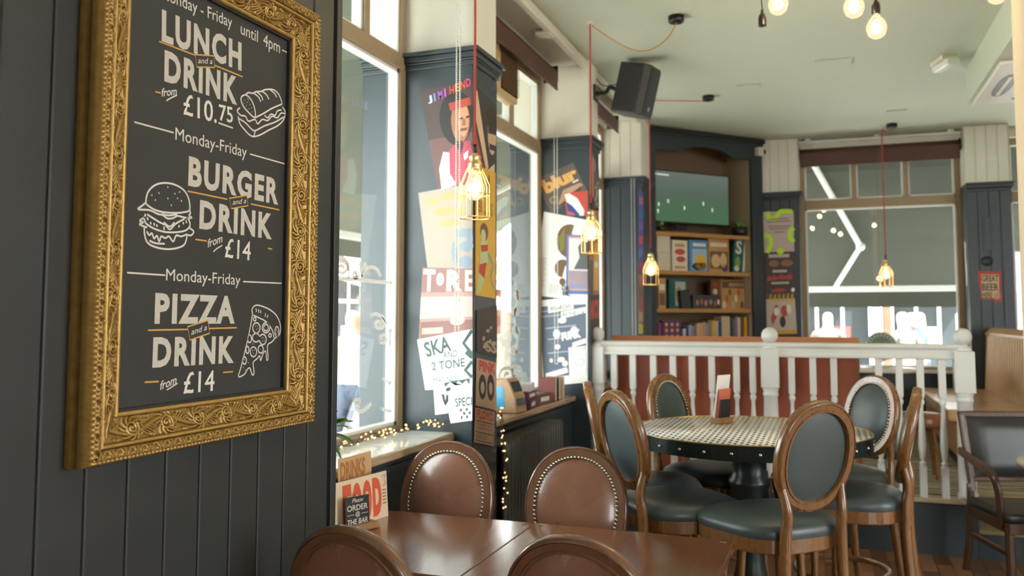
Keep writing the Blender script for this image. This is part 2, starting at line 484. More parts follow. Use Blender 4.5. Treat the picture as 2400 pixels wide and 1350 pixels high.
pf = struct(MB().box(-2.2, XS, YB, YW, -.1, .325).box(XS, 5.0, YB + .29, YW, -.1, .325).build('floor_platform', slate))
MB().box(-2.2, XS, YB + .10, YW, .325, .34).box(XS, 5.0, YB + .39, YW, .325, .34).build('carpet', plat_m, pf)
nos = wood('nosing_oak', '9a8a63', '7d6c49', .45, 6, (1, 14, 14), .1)
MB().box(XP, XS, YB - .02, YB + .10, .325, .352).build('base_rail', mat('base_cream', 'bdb294', .5, noise=(7, '8f7d60', .2, (1, 3, 1))), pf, .006)
MB().box(XS + .002, 5.0, YB + .27, YB + .39, .325, .345).build('stair_nosing', nos, pf, .006)
st = struct(MB().box(XS + .002, 5.0, YB, YB + .288, -.1, .155).build('floor_step', slate))
MB().box(XS + .002, 5.0, YB - .025, YB + .288, .155, .178).build('stair_nosing', nos, st, .006)

# ceiling: boxed-in soffit at the right, access panels
so = struct(MB().box(1.06, 3.4, 5.2, 7.25, 3.13, ZC).build('ceiling_soffit', ceil_m, None, .003))
def ceil_patch(x, y, w, d, nm, lab):
    o = tag(MB().box(x - w / 2, x + w / 2, y - d / 2, y + d / 2, ZC - .010, ZC - .0005).build('access_panel', ceil_m, None, .002), lab, 'panel', 'ceiling access panels')
    return o
ceil_patch(.10, 6.72, .26, .18, '', 'larger plain square access panel in the ceiling near the hanging bulbs')
ceil_patch(-.55, 7.18, .18, .10, '', 'small blank ceiling panel in front of the television cabinet')
ceil_patch(.66, 8.55, .18, .10, '', 'small blank ceiling panel near the far window lamp rose')
# iron column close to the right edge
colm = MB()
c0 = atD(2372, 0, 3.6)
cxr, cyr = c0.x + .10, c0.y + .05
colm.lathe([(.16, 0), (.16, .08), (.13, .12), (.115, .2), (.105, .3), (.098, 1.8), (.092, 3.1), (.11, 3.16), (.11, 3.2), (.15, 3.34), (.16, ZC)], 32, (cxr, cyr, 0))
struct(colm.build('wall_column', mat('warm_cream', 'dcc9ac', .45)))
# ================================================================ menu board in its carved gilt frame
FY0, FZ0, FWD, FHT, FDP = 1.300, 1.203, .787, 1.171, .070
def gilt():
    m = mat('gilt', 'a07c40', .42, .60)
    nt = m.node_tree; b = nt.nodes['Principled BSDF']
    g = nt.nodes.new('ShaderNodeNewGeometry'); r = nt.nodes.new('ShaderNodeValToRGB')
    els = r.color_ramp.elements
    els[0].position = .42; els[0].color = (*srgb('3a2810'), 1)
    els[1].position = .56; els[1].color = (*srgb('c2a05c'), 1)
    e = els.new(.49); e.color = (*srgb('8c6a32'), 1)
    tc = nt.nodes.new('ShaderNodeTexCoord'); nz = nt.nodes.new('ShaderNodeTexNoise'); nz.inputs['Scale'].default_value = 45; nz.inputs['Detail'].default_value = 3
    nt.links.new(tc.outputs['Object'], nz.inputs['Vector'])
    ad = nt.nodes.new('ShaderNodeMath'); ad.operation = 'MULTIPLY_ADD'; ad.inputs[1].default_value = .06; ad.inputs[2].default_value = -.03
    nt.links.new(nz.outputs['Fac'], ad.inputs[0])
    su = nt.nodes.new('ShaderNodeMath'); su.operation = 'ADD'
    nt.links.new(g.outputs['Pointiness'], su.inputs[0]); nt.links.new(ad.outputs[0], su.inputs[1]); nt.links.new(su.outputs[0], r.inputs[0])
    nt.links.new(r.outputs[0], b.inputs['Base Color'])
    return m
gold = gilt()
# one repeat of the running scroll, as a height map in millimetres (200 x 48)
PW, PH = 200, 48
def scroll_tile():
    yy, xx = np.mgrid[0:PH, 0:PW].astype(float)
    H = np.zeros((PH, PW))
    def stroke(pts, w0, w1, h):
        P = np.array(pts, float); n = len(P)
        for i, (x, y) in enumerate(P):
            t = i / max(1, n - 1); w = w0 + (w1 - w0) * t
            dx = np.abs(xx - x % PW); dx = np.minimum(dx, PW - dx); d2 = (dx ** 2 + (yy - y) ** 2) / (w * w)
            np.maximum(H, h * (.55 + .45 * w / max(w0, w1)) * np.sqrt(np.clip(1 - d2, 0, 1)), out=H)
    a = np.linspace(0, PW, 320)
    stroke([(v, 24 + 13 * math.sin(2 * PI * v / PW)) for v in a], 3.6, 3.6, 6.5)
    for cx_, cy_, sg in ((50, 24, 1), (150, 24, -1)):
        # leaves swirling out of each scroll
        for k in range(11):
            an = -2.9 + k * .56
            lobe = []
            for q in np.linspace(0, 1, 18):
                r = 13 + 15 * q; t = an + .75 * q
                lobe.append((cx_ + r * math.cos(t) * 1.28, cy_ + sg * r * math.sin(t) * .92))
            stroke(lobe, 4.6, 1.6, 7.0 + (k % 2))
        # long acanthus blades between one scroll and the next
        for k in range(5):
            for sd in (-1, 1):
                lobe = [(cx_ + 30 + 7 * k + 17 * q, 24 + 13 * math.sin(2 * PI * (cx_ + 30 + 7 * k) / PW) + sd * (2 + (13 - k) * q * (1 - .25 * q))) for q in np.linspace(0, 1, 16)]
                stroke(lobe, 4.0, 1.4, 6.5)
        sp = []
        for i in range(150):
            t = i / 149; ang = -.6 + t * 1.9 * 2 * PI; rad = 14.5 * (1 - t) ** .8 + 2.0
            sp.append((cx_ + rad * math.cos(ang) * 1.15, cy_ + sg * rad * math.sin(ang)))
        stroke(sp, 3.6, 2.8, 9.5)
        stroke([(cx_, cy_)], 5.0, 5.0, 10.5)
        for bx, by in ((cx_ + 50, 5), (cx_ + 50, 43), (cx_ + 42, 44), (cx_ + 58, 4)): stroke([(bx, by)], 4.2, 4.2, 6.5)
    return H / 1000.0
TILE = scroll_tile()
def bead_tile():
    W, Hh = 66, 30
    yy, xx = np.mgrid[0:Hh, 0:W].astype(float); H = np.zeros((Hh, W))
    def bump(cx_, cy_, rx, ry, h):
        dx = np.abs(xx - cx_); dx = np.minimum(dx, W - dx)
        np.maximum(H, h * np.sqrt(np.clip(1 - (dx / rx) ** 2 - ((yy - cy_) / ry) ** 2, 0, 1)), out=H)
    for c in (0, 33):
        for q in range(12):
            an = PI * q / 11; bump(c + 9 * math.cos(an), 17 + 9 * math.sin(an), 3, 3, 5)
        bump(c + 4, 15, 4, 4, 5.5)
        for k in (-1, 0, 1): bump(c + 17 + 4 * k, 20 + abs(k) * -3, 3, 7, 4.8)
    for c in range(0, 66, 11): bump(c + 5, 4, 5.2, 4.5, 5)
    return H / 1000.0
BEAD = bead_tile()
def tile_at(tl, u, v):
    h, w = tl.shape; uu = (u * 1000) % w; vv = np.clip(v * 1000, 0, h - 1.001)
    i0 = uu.astype(int); f = uu - i0; i1 = (i0 + 1) % w; j0 = vv.astype(int); g = vv - j0
    return (tl[j0, i0] * (1 - f) + tl[j0, i1] * f) * (1 - g) + (tl[j0 + 1, i0] * (1 - f) + tl[j0 + 1, i1] * f) * g
sv = np.concatenate([[0, 0, 0, .0012, .0012, .003], np.linspace(.004, .029, 22), [.030, .0305, .033, .036, .039, .0405], np.linspace(.041, .088, 42), [.0885, .089, .091, .094, .097, .0985, .0985]])
zs = np.interp(sv, [0, .003, .012, .029, .0305, .033, .036, .039, .041, .052, .088, .0885, .091, .097, .0985], [.05, .060, .066, .062, .056, .0615, .063, .0605, .052, .047, .036, .034, .0395, .038, .034])
zs[0] = 0; zs[1] = .020; zs[2] = .034; sv[1] = -.004; sv[2] = .003; zs[3] = .036; sv[3] = -.003; zs[4] = .050; zs[-1] = .018
def frame_side(L, name, M, parent, phase):
    nu = int(L / .0019)
    u = np.linspace(0, 1, nu)[None, :]; s = sv[:, None]
    a = s + u * (L - 2 * s)
    z = np.repeat(zs[:, None], nu, 1).copy()
    ctr = a - L / 2 + phase
    ms = (sv >= .041) & (sv <= .088); mb_ = (sv >= .004) & (sv <= .029)
    z[ms] += tile_at(TILE, ctr[ms], (s[ms] - .041) + 0 * ctr[ms]) * .95
    z[mb_] += tile_at(BEAD, ctr[mb_], (s[mb_] - .002) + 0 * ctr[mb_]) * .9
    nv = len(sv)
    co = np.stack([a, s + 0 * a, z], -1).reshape(-1, 3)
    idx = np.arange(nu * nv).reshape(nv, nu)
    q = np.stack([idx[:-1, :-1], idx[:-1, 1:], idx[1:, 1:], idx[1:, :-1]], -1).reshape(-1, 4)
    me = bpy.data.meshes.new(name); me.from_pydata(co.tolist(), [], q.tolist())
    me.polygons.foreach_set('use_smooth', [True] * len(q)); me.materials.append(gold); me.update()
    return inst(name, me, parent, M)
MBRD = BX(XPIER + .001, FY0, FZ0)
board = thing('menu_board', 'large chalkboard food menu in an ornate carved gold frame on the dark panelled wall', 'menu board', matrix=MBRD)
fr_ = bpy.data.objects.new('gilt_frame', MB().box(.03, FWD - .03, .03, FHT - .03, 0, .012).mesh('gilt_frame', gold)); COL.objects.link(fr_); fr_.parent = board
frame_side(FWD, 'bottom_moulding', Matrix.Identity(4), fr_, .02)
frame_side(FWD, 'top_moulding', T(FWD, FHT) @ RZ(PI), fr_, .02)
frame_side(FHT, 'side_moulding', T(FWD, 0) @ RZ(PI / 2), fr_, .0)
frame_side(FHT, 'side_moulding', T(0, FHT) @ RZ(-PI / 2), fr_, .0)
chalkboard = mat('chalkboard', '34332f', .62, noise=(7, '2b2b28', .3, (1, 1, 1)))
MB().box(.0985, FWD - .0985, .0985, FHT - .0985, .013, .020).build('slate_panel', chalkboard, board)
lip = MB()
for a, b_, c, d in ((.0985, FWD - .0985, .0985, .104), (.0985, FWD - .0985, FHT - .104, FHT - .0985), (.0985, .104, .0985, FHT - .0985), (FWD - .104, FWD - .0985, .0985, FHT - .0985)):
    lip.box(a, b_, c, d, .020, .030)
lip.build('inner_slip', mat('black_slip', '24231f', .5), board)
chalk = mat('chalk_paint', 'cfc8bb', .8, noise=(60, 'bab2a4', .3, (1, 1, 1)))
chalk_thin = mat('chalk_line', 'dcd6ca', .8)
ychalk = mat('yellow_chalk', 'd0a04a', .8)
ZL = .0206
def bp(x, y):
    p = onX(x, y, XPIER + .001 + ZL); return Vector((p.y - FY0, p.z - FZ0))
CAPH = .729
def btext(s, p0, p1, cap, m=chalk, bold=0.0, shear=0.0, spacing=1.0, name='lettering', up=0):
    """p0, p1 = where the base line starts and ends, cap = where the top of the first capital is"""
    a, b_ = bp(*p0), bp(*p1); c = bp(*cap); d = b_ - a
    h = (c - a).dot(Vector((-d.y, d.x)).normalized())
    return lettering(s, d.length, h, m, board, T(a.x, a.y, ZL + up) @ RZ(math.atan2(d.y, d.x)), name, bold=bold, shear=shear, spacing=spacing, fith=CAPH)
def bline(p0, p1, w=.0035, m=chalk_thin, name='chalk_line'):
    b = MB(); ribbon(b, [bp(*p0), bp(*p1)], w, ZL); return b.build(name, m, board)
def bdraw(name, strokes, w=.0042, dots=(), m=chalk_thin, dotr=2.0):
    b = MB()
    for st in strokes:
        closed = st[0] == st[-1]; pts = [bp(*q) for q in (st[:-1] if closed else st)]
        if len(pts) > 2: pts = spline(pts, 5, closed)
        ribbon(b, pts, w, ZL, closed)
    for d in dots:
        q = bp(d[0], d[1]); r = (d[2] if len(d) > 2 else dotr) * .0008
        b.add([(q.x + r * math.cos(t * PI / 4), q.y + 1.3 * r * math.sin(t * PI / 4), ZL) for t in range(8)], [tuple(range(8))])
    return b.build(name, m, board)
def andbox(c):
    P = [bp(*q) for q in c]; b = MB(); ribbon(b, P, .0035, ZL + .0004, True)
    o = b.build('and_a_box', ychalk, board)
    f = MB(); f.add([(p.x, p.y, ZL + .0002) for p in P], [(0, 1, 2, 3)]); f.build('box_ground', chalkboard, board)
B1 = .042
btext('Monday - Friday', (377, -4), (544, 65), (379, -34), chalk_thin, 0.0)
btext('until', (564, 79), (604, 99), (565, 50), chalk_thin, 0.0)
btext('4pm', (617, 106), (656, 125), (619, 77), chalk_thin, 0.0)
bline((661, 117), (683, 128))
btext('LUNCH', (379, 92), (566, 163), (382, 22), bold=B1, spacing=1.18)
bline((373, 97), (459, 130), m=ychalk); bline((503, 153), (569, 180), m=ychalk)
andbox([(461, 157), (503, 158), (501, 131), (457, 128)])
btext('and a', (464, 148), (498, 150), (464, 134), chalk_thin, .004, .35, up=.0006)
btext('DRINK', (385, 186), (556, 243), (388, 117), bold=B1, spacing=1.18)
btext('from', (379, 226), (416, 222), (380, 206), chalk_thin, .012, .4)
bdraw('underline', [[(390, 236), (400, 230), (415, 223)]], .003)
bline((364, 215), (377, 218), m=ychalk)
btext('£10.', (430, 267), (508, 288), (433, 216), chalk_thin, .008)
btext('75', (514, 281), (546, 288), (516, 243), chalk_thin, .012)
bline((512, 288), (546, 300), .004)
bline((315, 286), (407, 311)); bline((586, 361), (667, 384))
btext('Monday-Friday', (411, 327), (578, 369), (413, 297), chalk_thin, 0.0)
btext('BURGER', (441, 431), (652, 477), (443, 365), bold=B1, spacing=1.18)
bline((440, 448), (533, 467), m=ychalk); bline((588, 478), (655, 492), m=ychalk)
andbox([(542, 489), (581, 482), (578, 458), (537, 465)])
btext('and a', (545, 480), (577, 476), (544, 467), chalk_thin, .004, .35, up=.0006)
btext('DRINK', (467, 532), (637, 558), (469, 468), bold=B1, spacing=1.18)
btext('from', (487, 580), (523, 566), (487, 560), chalk_thin, .012, .4)
bdraw('underline', [[(500, 590), (508, 583), (521, 575)]], .003)
bline((458, 561), (485, 565), m=ychalk); bline((628, 582), (638, 584), m=ychalk)
btext('£14', (527, 602), (587, 610), (529, 555), chalk_thin, .008)
bline((298, 639), (387, 645)); bline((570, 660), (660, 664))
btext('Monday-Friday', (389, 657), (563, 668), (391, 628), chalk_thin, 0.0)
btext('PIZZA', (362, 755), (550, 755), (364, 686), bold=B1, spacing=1.18)
bline((347, 774), (441, 772), m=ychalk); bline((490, 770), (555, 768), m=ychalk)
andbox([(445, 797), (491, 781), (487, 751), (439, 766)])
btext('and a', (448, 785), (485, 773), (446, 771), chalk_thin, .004, .35, up=.0006)
btext('DRINK', (357, 858), (548, 847), (360, 790), bold=B1, spacing=1.18)
btext('from', (375, 914), (415, 898), (376, 893), chalk_thin, .012, .4)
bdraw('underline', [[(391, 914), (401, 908), (416, 898)]], .003)
bline((339, 896), (372, 894), m=ychalk); bline((523, 873), (546, 871), m=ychalk)
btext('£14', (430, 922), (502, 915), (431, 870), chalk_thin, .008)
H_ = lambda L: [(x / 2, y / 2) for x, y in L]
L_ = lambda L: [(x / 2, 675 + y / 2) for x, y in L]
bdraw('sandwich_drawing', [H_(s) for s in (
    [(1130, 470), (1134, 452), (1150, 445), (1170, 458), (1188, 490), (1197, 530), (1192, 550), (1168, 530), (1142, 500), (1130, 470)],
    [(1150, 445), (1165, 434), (1185, 437), (1200, 430), (1225, 428), (1245, 420), (1280, 420), (1305, 440), (1318, 470), (1322, 488)],
    [(1195, 552), (1235, 532), (1275, 508), (1322, 488)],
    [(1190, 437), (1212, 455), (1222, 477)], [(1205, 431), (1225, 450), (1232, 470)], [(1228, 427), (1250, 445), (1260, 466)], [(1265, 419), (1287, 438), (1297, 456)],
    [(1125, 505), (1112, 520), (1128, 540), (1150, 545), (1165, 568), (1195, 560), (1208, 580), (1230, 560), (1255, 565), (1275, 545), (1300, 552), (1318, 530), (1340, 532), (1324, 500)],
    [(1240, 540), (1255, 552), (1270, 535), (1290, 540), (1300, 520), (1320, 515)],
    [(1116, 545), (1125, 580), (1150, 612), (1170, 632), (1190, 640), (1220, 632), (1260, 610), (1300, 590), (1326, 566), (1337, 540)],
    [(1118, 555), (1150, 575), (1178, 604), (1197, 612), (1240, 590), (1290, 572), (1330, 548)], [(1197, 612), (1190, 638)])],
    dots=[(x / 2, y / 2, 1.6) for x, y in ((1148, 470), (1160, 480), (1172, 490), (1180, 505), (1155, 495), (1168, 510), (1182, 525), (1145, 485), (1165, 468), (1160, 462))])
bdraw('burger_drawing', [H_(s) for s in (
    [(684, 950), (692, 905), (715, 876), (745, 861), (785, 858), (825, 868), (860, 890), (880, 920), (888, 950), (888, 985), (860, 995), (820, 998), (770, 995), (730, 985), (700, 968), (684, 950)],
    [(683, 950), (665, 965), (648, 981), (700, 985), (740, 1003), (762, 1008), (785, 1024), (812, 1022), (832, 1012), (868, 1020), (900, 1021), (886, 1010), (893, 998), (888, 985)],
    [(760, 1003), (790, 1010), (830, 1004)],
    [(682, 1002), (677, 1030), (690, 1052), (730, 1075), (780, 1088), (830, 1088), (870, 1080), (890, 1058), (885, 1030), (872, 1022)],
    [(690, 1005), (745, 1040), (775, 1055), (797, 1075), (825, 1048), (865, 1026)], [(768, 1042), (796, 1062), (818, 1042)],
    [(680, 1018), (655, 1034), (672, 1042), (654, 1052), (690, 1066)],
    [(888, 1068), (908, 1085), (896, 1103), (876, 1100)],
    [(676, 1064), (678, 1100), (690, 1135), (720, 1155), (770, 1167), (820, 1165), (860, 1150), (873, 1125), (876, 1100)],
    [(688, 1085), (700, 1102), (712, 1093), (722, 1118), (736, 1105), (746, 1132), (756, 1108), (775, 1116), (792, 1108), (812, 1132), (826, 1104), (850, 1108), (876, 1098)],
    [(700, 1128), (730, 1140), (772, 1143)],
    [(690, 1018), (694, 1032)], [(705, 1040), (708, 1052)], [(722, 1045), (724, 1058)], [(735, 1052), (737, 1064)], [(768, 1062), (770, 1078)], [(840, 1055), (838, 1066)], [(858, 1040), (860, 1052)], [(872, 1032), (874, 1046)])],
    dots=[(x / 2, y / 2, 2.2) for x, y in ((745, 905), (787, 877), (820, 908), (728, 938), (787, 930), (832, 930), (850, 942), (803, 962), (712, 915), (842, 900))])
bdraw('pizza_drawing', [L_(s) for s in (
    [(1184, 122), (1182, 97), (1200, 81), (1230, 86), (1270, 105), (1300, 135), (1315, 180), (1310, 218), (1288, 236)],
    [(1188, 128), (1215, 140), (1250, 160), (1275, 195), (1285, 234)],
    [(1184, 122), (1170, 200), (1150, 290), (1130, 370), (1118, 415), (1145, 405), (1160, 381), (1172, 376), (1182, 406), (1191, 398), (1187, 350), (1205, 332), (1217, 318), (1222, 340), (1232, 310), (1245, 296), (1250, 336), (1257, 328), (1254, 270), (1275, 252), (1288, 236)],
    [(1200, 95), (1202, 112)], [(1212, 98), (1213, 116)], [(1222, 104), (1222, 118)], [(1245, 118), (1243, 135)], [(1256, 126), (1252, 140)])]
    + [[(x / 2, 675 + y / 2) for x, y in (lambda e: e + e[:1])(ellip(cx_, cy_, a, b_, 12))] for cx_, cy_, a, b_ in ((1202, 187, 17, 24), (1247, 186, 18, 24), (1247, 186, 11, 15), (1232, 241, 16, 24), (1200, 233, 17, 20), (1188, 299, 15, 23), (1222, 287, 12, 18), (1170, 238, 9, 18), (1146, 340, 9, 17), (1298, 205, 9, 24), (1160, 290, 7, 16), (1194, 146, 6, 8), (1266, 222, 6, 8))],
    .0036, dots=[(x / 2, 675 + y / 2, 1.6) for x, y in ((1198, 180), (1206, 178), (1202, 195), (1209, 190), (1228, 235), (1236, 233), (1230, 249), (1238, 247), (1184, 293), (1192, 291), (1187, 306), (1140, 372), (1150, 385), (1165, 350), (1296, 195), (1300, 205), (1296, 215), (1210, 215), (1185, 262), (1145, 335))])
# splinters and a nail at the edge of the slate
nl = MB(); p = bp(683, 152); nl.tube([(p.x - .012, p.y, ZL), (p.x - .001, p.y + .001, ZL + .012)], .0012, 6).sphere((p.x - .001, p.y + .001, ZL + .012), .0024, 8, 6)
nl.build('nail', mat('steel_nail', '9a9a98', .35, .9), board)
# ================================================================ oval-backed chairs and bar stools
chair_wood = wood('walnut_chair', '80582f', '6c4724', .27, 14, (4, 4, 1.0), .45, .45)
dining_wood = wood('dark_walnut_chair', '76503a', '60402c', .24, 14, (4, 4, 1.0), .6, .45)
brown_leather = mat('brown_leather', '8c614b', .27, noise=(3, '7f5744', .45, (1, 1, 1)), bump=(180, .12, (1, 1, 1)), coat=.5)
dark_leather = mat('slate_leather', '434d4d', .38, noise=(6, '3a4444', .3, (1, 1, 1)), bump=(220, .1, (1, 1, 1)))
black_leather = mat('black_leather', '2b2e2c', .36, noise=(6, '242625', .3, (1, 1, 1)), bump=(220, .1, (1, 1, 1)))
brass_nail = mat('nailhead_brass', 'c8c0a8', .22, .95)
def selip(t, a, b, p):
    c, s = math.cos(t), math.sin(t)
    return a * math.copysign(abs(c) ** (2 / p), c), b * math.copysign(abs(s) ** (2 / p), s)
def make_chair(name, label, cat, leather, seat_h, zc, a, b, tilt, stool=False, group=None, p=2.15):
    frame_wood = chair_wood if stool else dining_wood
    root = thing(name, label, cat, group=group)
    yb = -.215 - (.03 if not stool else .02)
    ct, s_ = math.cos(tilt), math.sin(tilt)
    def bk(u, v, d): return (u, yb - v * s_ + d * ct, zc + v * ct + d * s_)
    prof = [(0, -.008), (-.004, -.016), (-.010, -.0185), (-.0115, -.0150), (-.0135, -.0180), (-.034, -.0175), (-.0365, -.0215), (-.042, -.0215), (-.046, -.016),
            (-.046, .010), (-.043, .0155), (-.013, .0180), (-.0115, .0155), (-.0095, .0185), (-.004, .015), (0, .008)]
    prof = [(x * (.84 if x > -.04 else .87), y) for x, y in prof]
    n = 72; k = len(prof); vs = []; fs = []
    for i in range(n):
        t = 2 * PI * i / n
        for dr, d in prof:
            u, v = selip(t, a + dr, b + dr, p); vs.append(bk(u, v, d))
    for i in range(n):
        for j in range(k):
            fs.append((i * k + j, ((i + 1) % n) * k + j, ((i + 1) % n) * k + (j + 1) % k, i * k + (j + 1) % k))
    q = MB().add(vs, fs, True)
    fr = q.build('back_frame', frame_wood, root)
    es = fr.modifiers.new('edges', 'EDGE_SPLIT'); es.split_angle = .75
    ia, ib = a - .039, b - .039
    def dome(sign, d0, h):
        m = MB(); rings = [0, .25, .5, .7, .84, .93, .985, 1.0]; vs = [bk(0, 0, d0 + h)]; N = 48
        for r in rings[1:]:
            for i in range(N):
                u, v = selip(2 * PI * i / N, ia * r, ib * r, p); vs.append(bk(u, v, d0 + h * (1 - r ** 3.2)))
        fs = [(0, 1 + i, 1 + (i + 1) % N) if sign > 0 else (0, 1 + (i + 1) % N, 1 + i) for i in range(N)]
        for j in range(len(rings) - 2):
            for i in range(N):
                f = (1 + j * N + i, 1 + (j + 1) * N + i, 1 + (j + 1) * N + (i + 1) % N, 1 + j * N + (i + 1) % N)
                fs.append(f if sign > 0 else tuple(reversed(f)))
        return m.add(vs, fs, True)
    dome(1, .006, .026).build('back_cushion', leather, root)
    dome(-1, -.006, -.010).build('rear_panel', leather, root)
    nh = MB(); per = 2 * PI * math.sqrt((ia * ia + ib * ib) / 2); N = int(per / .0138)
    for i in range(N):
        u, v = selip(2 * PI * i / N, ia - .003, ib - .003, p); nh.sphere(bk(u, v, .0145), .0060, 8, 5)
    stuff(nh.build('nailhead_trim', brass_nail, root))
    # seat
    def seat_edge(t, g=0):
        u, v = selip(t, .225 + g, .215 + g, 3.2); return u * (1 + .10 * v / .215), v + .01
    m = MB(); N = 48; vs = []; fs = []
    rows = [(1.0, 0, 0), (1.015, 0, .012), (1.01, 0, .028), (.97, 0, .042), (.88, 0, .052), (.7, 0, .060), (.4, 0, .065), (.05, 0, .067)]
    for r, _, z in rows:
        for i in range(N):
            u, v = seat_edge(2 * PI * i / N); vs.append((u * r, v * r, seat_h - .062 + z))
    for j in range(len(rows) - 1):
        for i in range(N): fs.append((j * N + i, j * N + (i + 1) % N, (j + 1) * N + (i + 1) % N, (j + 1) * N + i))
    fs.append(tuple((len(rows) - 1) * N + i for i in range(N)))
    m.add(vs, fs, True).build('seat', leather, root)
    ap = MB(); ap.sweep([(*seat_edge(2 * PI * i / 40, -.012), seat_h - .095) for i in range(40)], [(-.011, -.016), (.011, -.016), (.013, -.012), (.013, .033), (-.011, .033)], True, smooth=False)
    ap.build('seat_frame', frame_wood, root)
    for sx in (-1, 1):
        # rear leg rising into the oval
        rx = .124 if stool else .150
        ja = math.radians(-28); ju, jv = selip(ja, a - .022, b - .022, p); J = bk(sx * ju, jv, 0)
        ka = math.radians(-6); ku, kv = selip(ka, a - .022, b - .022, p); K = bk(sx * ku, kv, 0)
        zs_ = seat_h - .07
        path = [(sx * (rx + .03), yb - (.055 if not stool else .075), 0), (sx * (rx + .02), yb - .02, zs_ * .4), (sx * (rx + .006), yb + .012, zs_ * .8), (sx * rx, yb + .012, zs_ + .03), (sx * (rx - .003), yb + .004, zs_ + .5 * (J[2] - zs_)), J, K]
        pts = spline([Vector(v) for v in path], 5)
        w = [.95 + .25 * math.sin(PI * min(1, i / (len(pts) * .75))) for i in range(len(pts))]
        for i in range(len(pts)):
            if i > len(pts) * .70: w[i] *= 1 - .72 * (i - len(pts) * .70) / (len(pts) * .30)
        MB().bar(pts, .036, .034, up=(0, 1, 0), scale=w, r=.35, smooth=True).build('rear_leg', frame_wood, root)
        # front leg, gently sabre-curved
        fx, fy = sx * .185, .175
        path = [(fx * 1.06, fy + .035, 0), (fx * 1.01, fy + .006, seat_h * .25), (fx * .99, fy - .004, seat_h * .5), (fx * 1.02, fy + .004, seat_h * .76), (fx * 1.06, fy + .016, seat_h - .10), (fx * 1.05, fy + .014, seat_h - .065)]
        pts = spline([Vector(v) for v in path], 5)
        w = [.62 + .48 * (i / (len(pts) - 1)) ** 1.5 for i in range(len(pts))]
        MB().bar(pts, .044, .044, up=(0, 1, 0), scale=w, r=.35, smooth=True).build('front_leg', frame_wood, root)
    if stool:
        zr = .30
        fr_pts = [(.205 * math.cos(t), -.03 + .215 * math.sin(t), zr) for t in [2 * PI * i / 40 for i in range(40)]]
        MB().bar(fr_pts, .026, .024, closed=True).build('foot_rail', frame_wood, root)
    return root
def put(o, x, y, ang, label=None):
    """ang: heading of the seat, degrees anticlockwise from +Y"""
    o.location = (x, y, 0); o.rotation_euler = (0, 0, math.radians(ang))
    if label: o['label'] = label
    return o
G1 = 'brown leather dining chairs at the rectangular tables'
ch = make_chair('dining_chair', 'brown leather oval-backed chair behind the table, the one nearer the menus', 'chair', brown_leather, .48, .755, .205, .235, math.radians(13), group=G1)
put(ch, -1.465, 2.985, 181)
put(copy_tree(ch), -.915, 3.02, 184, 'brown leather oval-backed chair behind the table, beside the radiator, studs facing the room')
put(copy_tree(ch), -1.085, 2.165, -7, 'wooden oval-backed chair seen from behind, in the bottom corner by the dark panelled wall')
put(copy_tree(ch), -.535, 2.27, -7, 'wooden oval-backed chair seen from behind, in front of the joint between the two tables')

# two square tables pushed together
top_wood = wood('table_top_walnut', '8a5c40', '6d432b', .16, 5, (12, 1.2, 12), .7)
leg_wood = wood('table_leg_walnut', '54351f', '3e2615', .35, 5, (10, 10, 1.5), .3)
def rect_table(x0, x1, label):
    y0, y1, H, TH = 2.305, 3.005, .75, .03
    t = thing('square_table', label, 'table', ((x0 + x1) / 2, (y0 + y1) / 2, 0), group='square wooden tables pushed together')
    w, d = (x1 - x0) / 2, (y1 - y0) / 2
    MB().box(-w, w, -d, d, H - TH, H).build('tabletop', top_wood, t, .003)
    MB().box(-w + .05, w - .05, -d + .05, -d + .07, H - .10, H - TH).box(-w + .05, w - .05, d - .07, d - .05, H - .10, H - TH).box(-w + .05, -w + .07, -d + .07, d - .07, H - .10, H - TH).box(w - .07, w - .05, -d + .07, d - .07, H - .10, H - TH).build('apron', leg_wood, t)
    for sx in (-1, 1):
        for sy in (-1, 1):
            MB().bar([(sx * (w - .045), sy * (d - .045), 0), (sx * (w - .045), sy * (d - .045), H - TH)], .055, .055, up=(0, 1, 0), r=.1).build('leg', leg_wood, t)
    for sx in (-1, 1):
        MB().lathe([(.0, 0), (.011, 0), (.011, .0012), (.0, .0016)], 12, (sx * (w - .03), d - .035, H)).build('screw_cap', mat('tarnished_brass', '8a7a5c', .35, .8), t)
    return t
rect_table(-1.688, -1.011, 'square brown wooden table by the window, holding the menus and order sign')
rect_table(-1.009, -.308, 'square brown wooden table with worn right edge, nearer the round table')

# round high table
RC = (-.335, 3.965); RT = 1.0; RR = .515
weave = bpy.data.materials.new('woven_pattern'); weave.use_nodes = True
nt = weave.node_tree; pb = nt.nodes['Principled BSDF']; pb.inputs['Roughness'].default_value = .22
tc = nt.nodes.new('ShaderNodeTexCoord'); mp = nt.nodes.new('ShaderNodeMapping'); mp.inputs['Rotation'].default_value = (0, 0, math.radians(90)); mp.inputs['Scale'].default_value = (1, .5, 1)
bk_ = nt.nodes.new('ShaderNodeTexBrick'); bk_.inputs['Scale'].default_value = 1.0
bk_.inputs['Brick Width'].default_value = .0310; bk_.inputs['Row Height'].default_value = .0235; bk_.inputs['Mortar Size'].default_value = .0070; bk_.inputs['Mortar Smooth'].default_value = .25
bk_.inputs['Color1'].default_value = (*srgb('56534a'), 1); bk_.inputs['Color2'].default_value = (*srgb('605d52'), 1); bk_.inputs['Mortar'].default_value = (*srgb('ebe9e4'), 1)
nt.links.new(tc.outputs['Object'], mp.inputs[0]); nt.links.new(mp.outputs[0], bk_.inputs[0]); nt.links.new(bk_.outputs['Color'], pb.inputs['Base Color'])
band = mat('dark_steel_band', '2c3534', .35, .6)
rt = thing('round_table', 'high round table with white woven-pattern top and riveted dark metal rim', 'table', (*RC, 0))
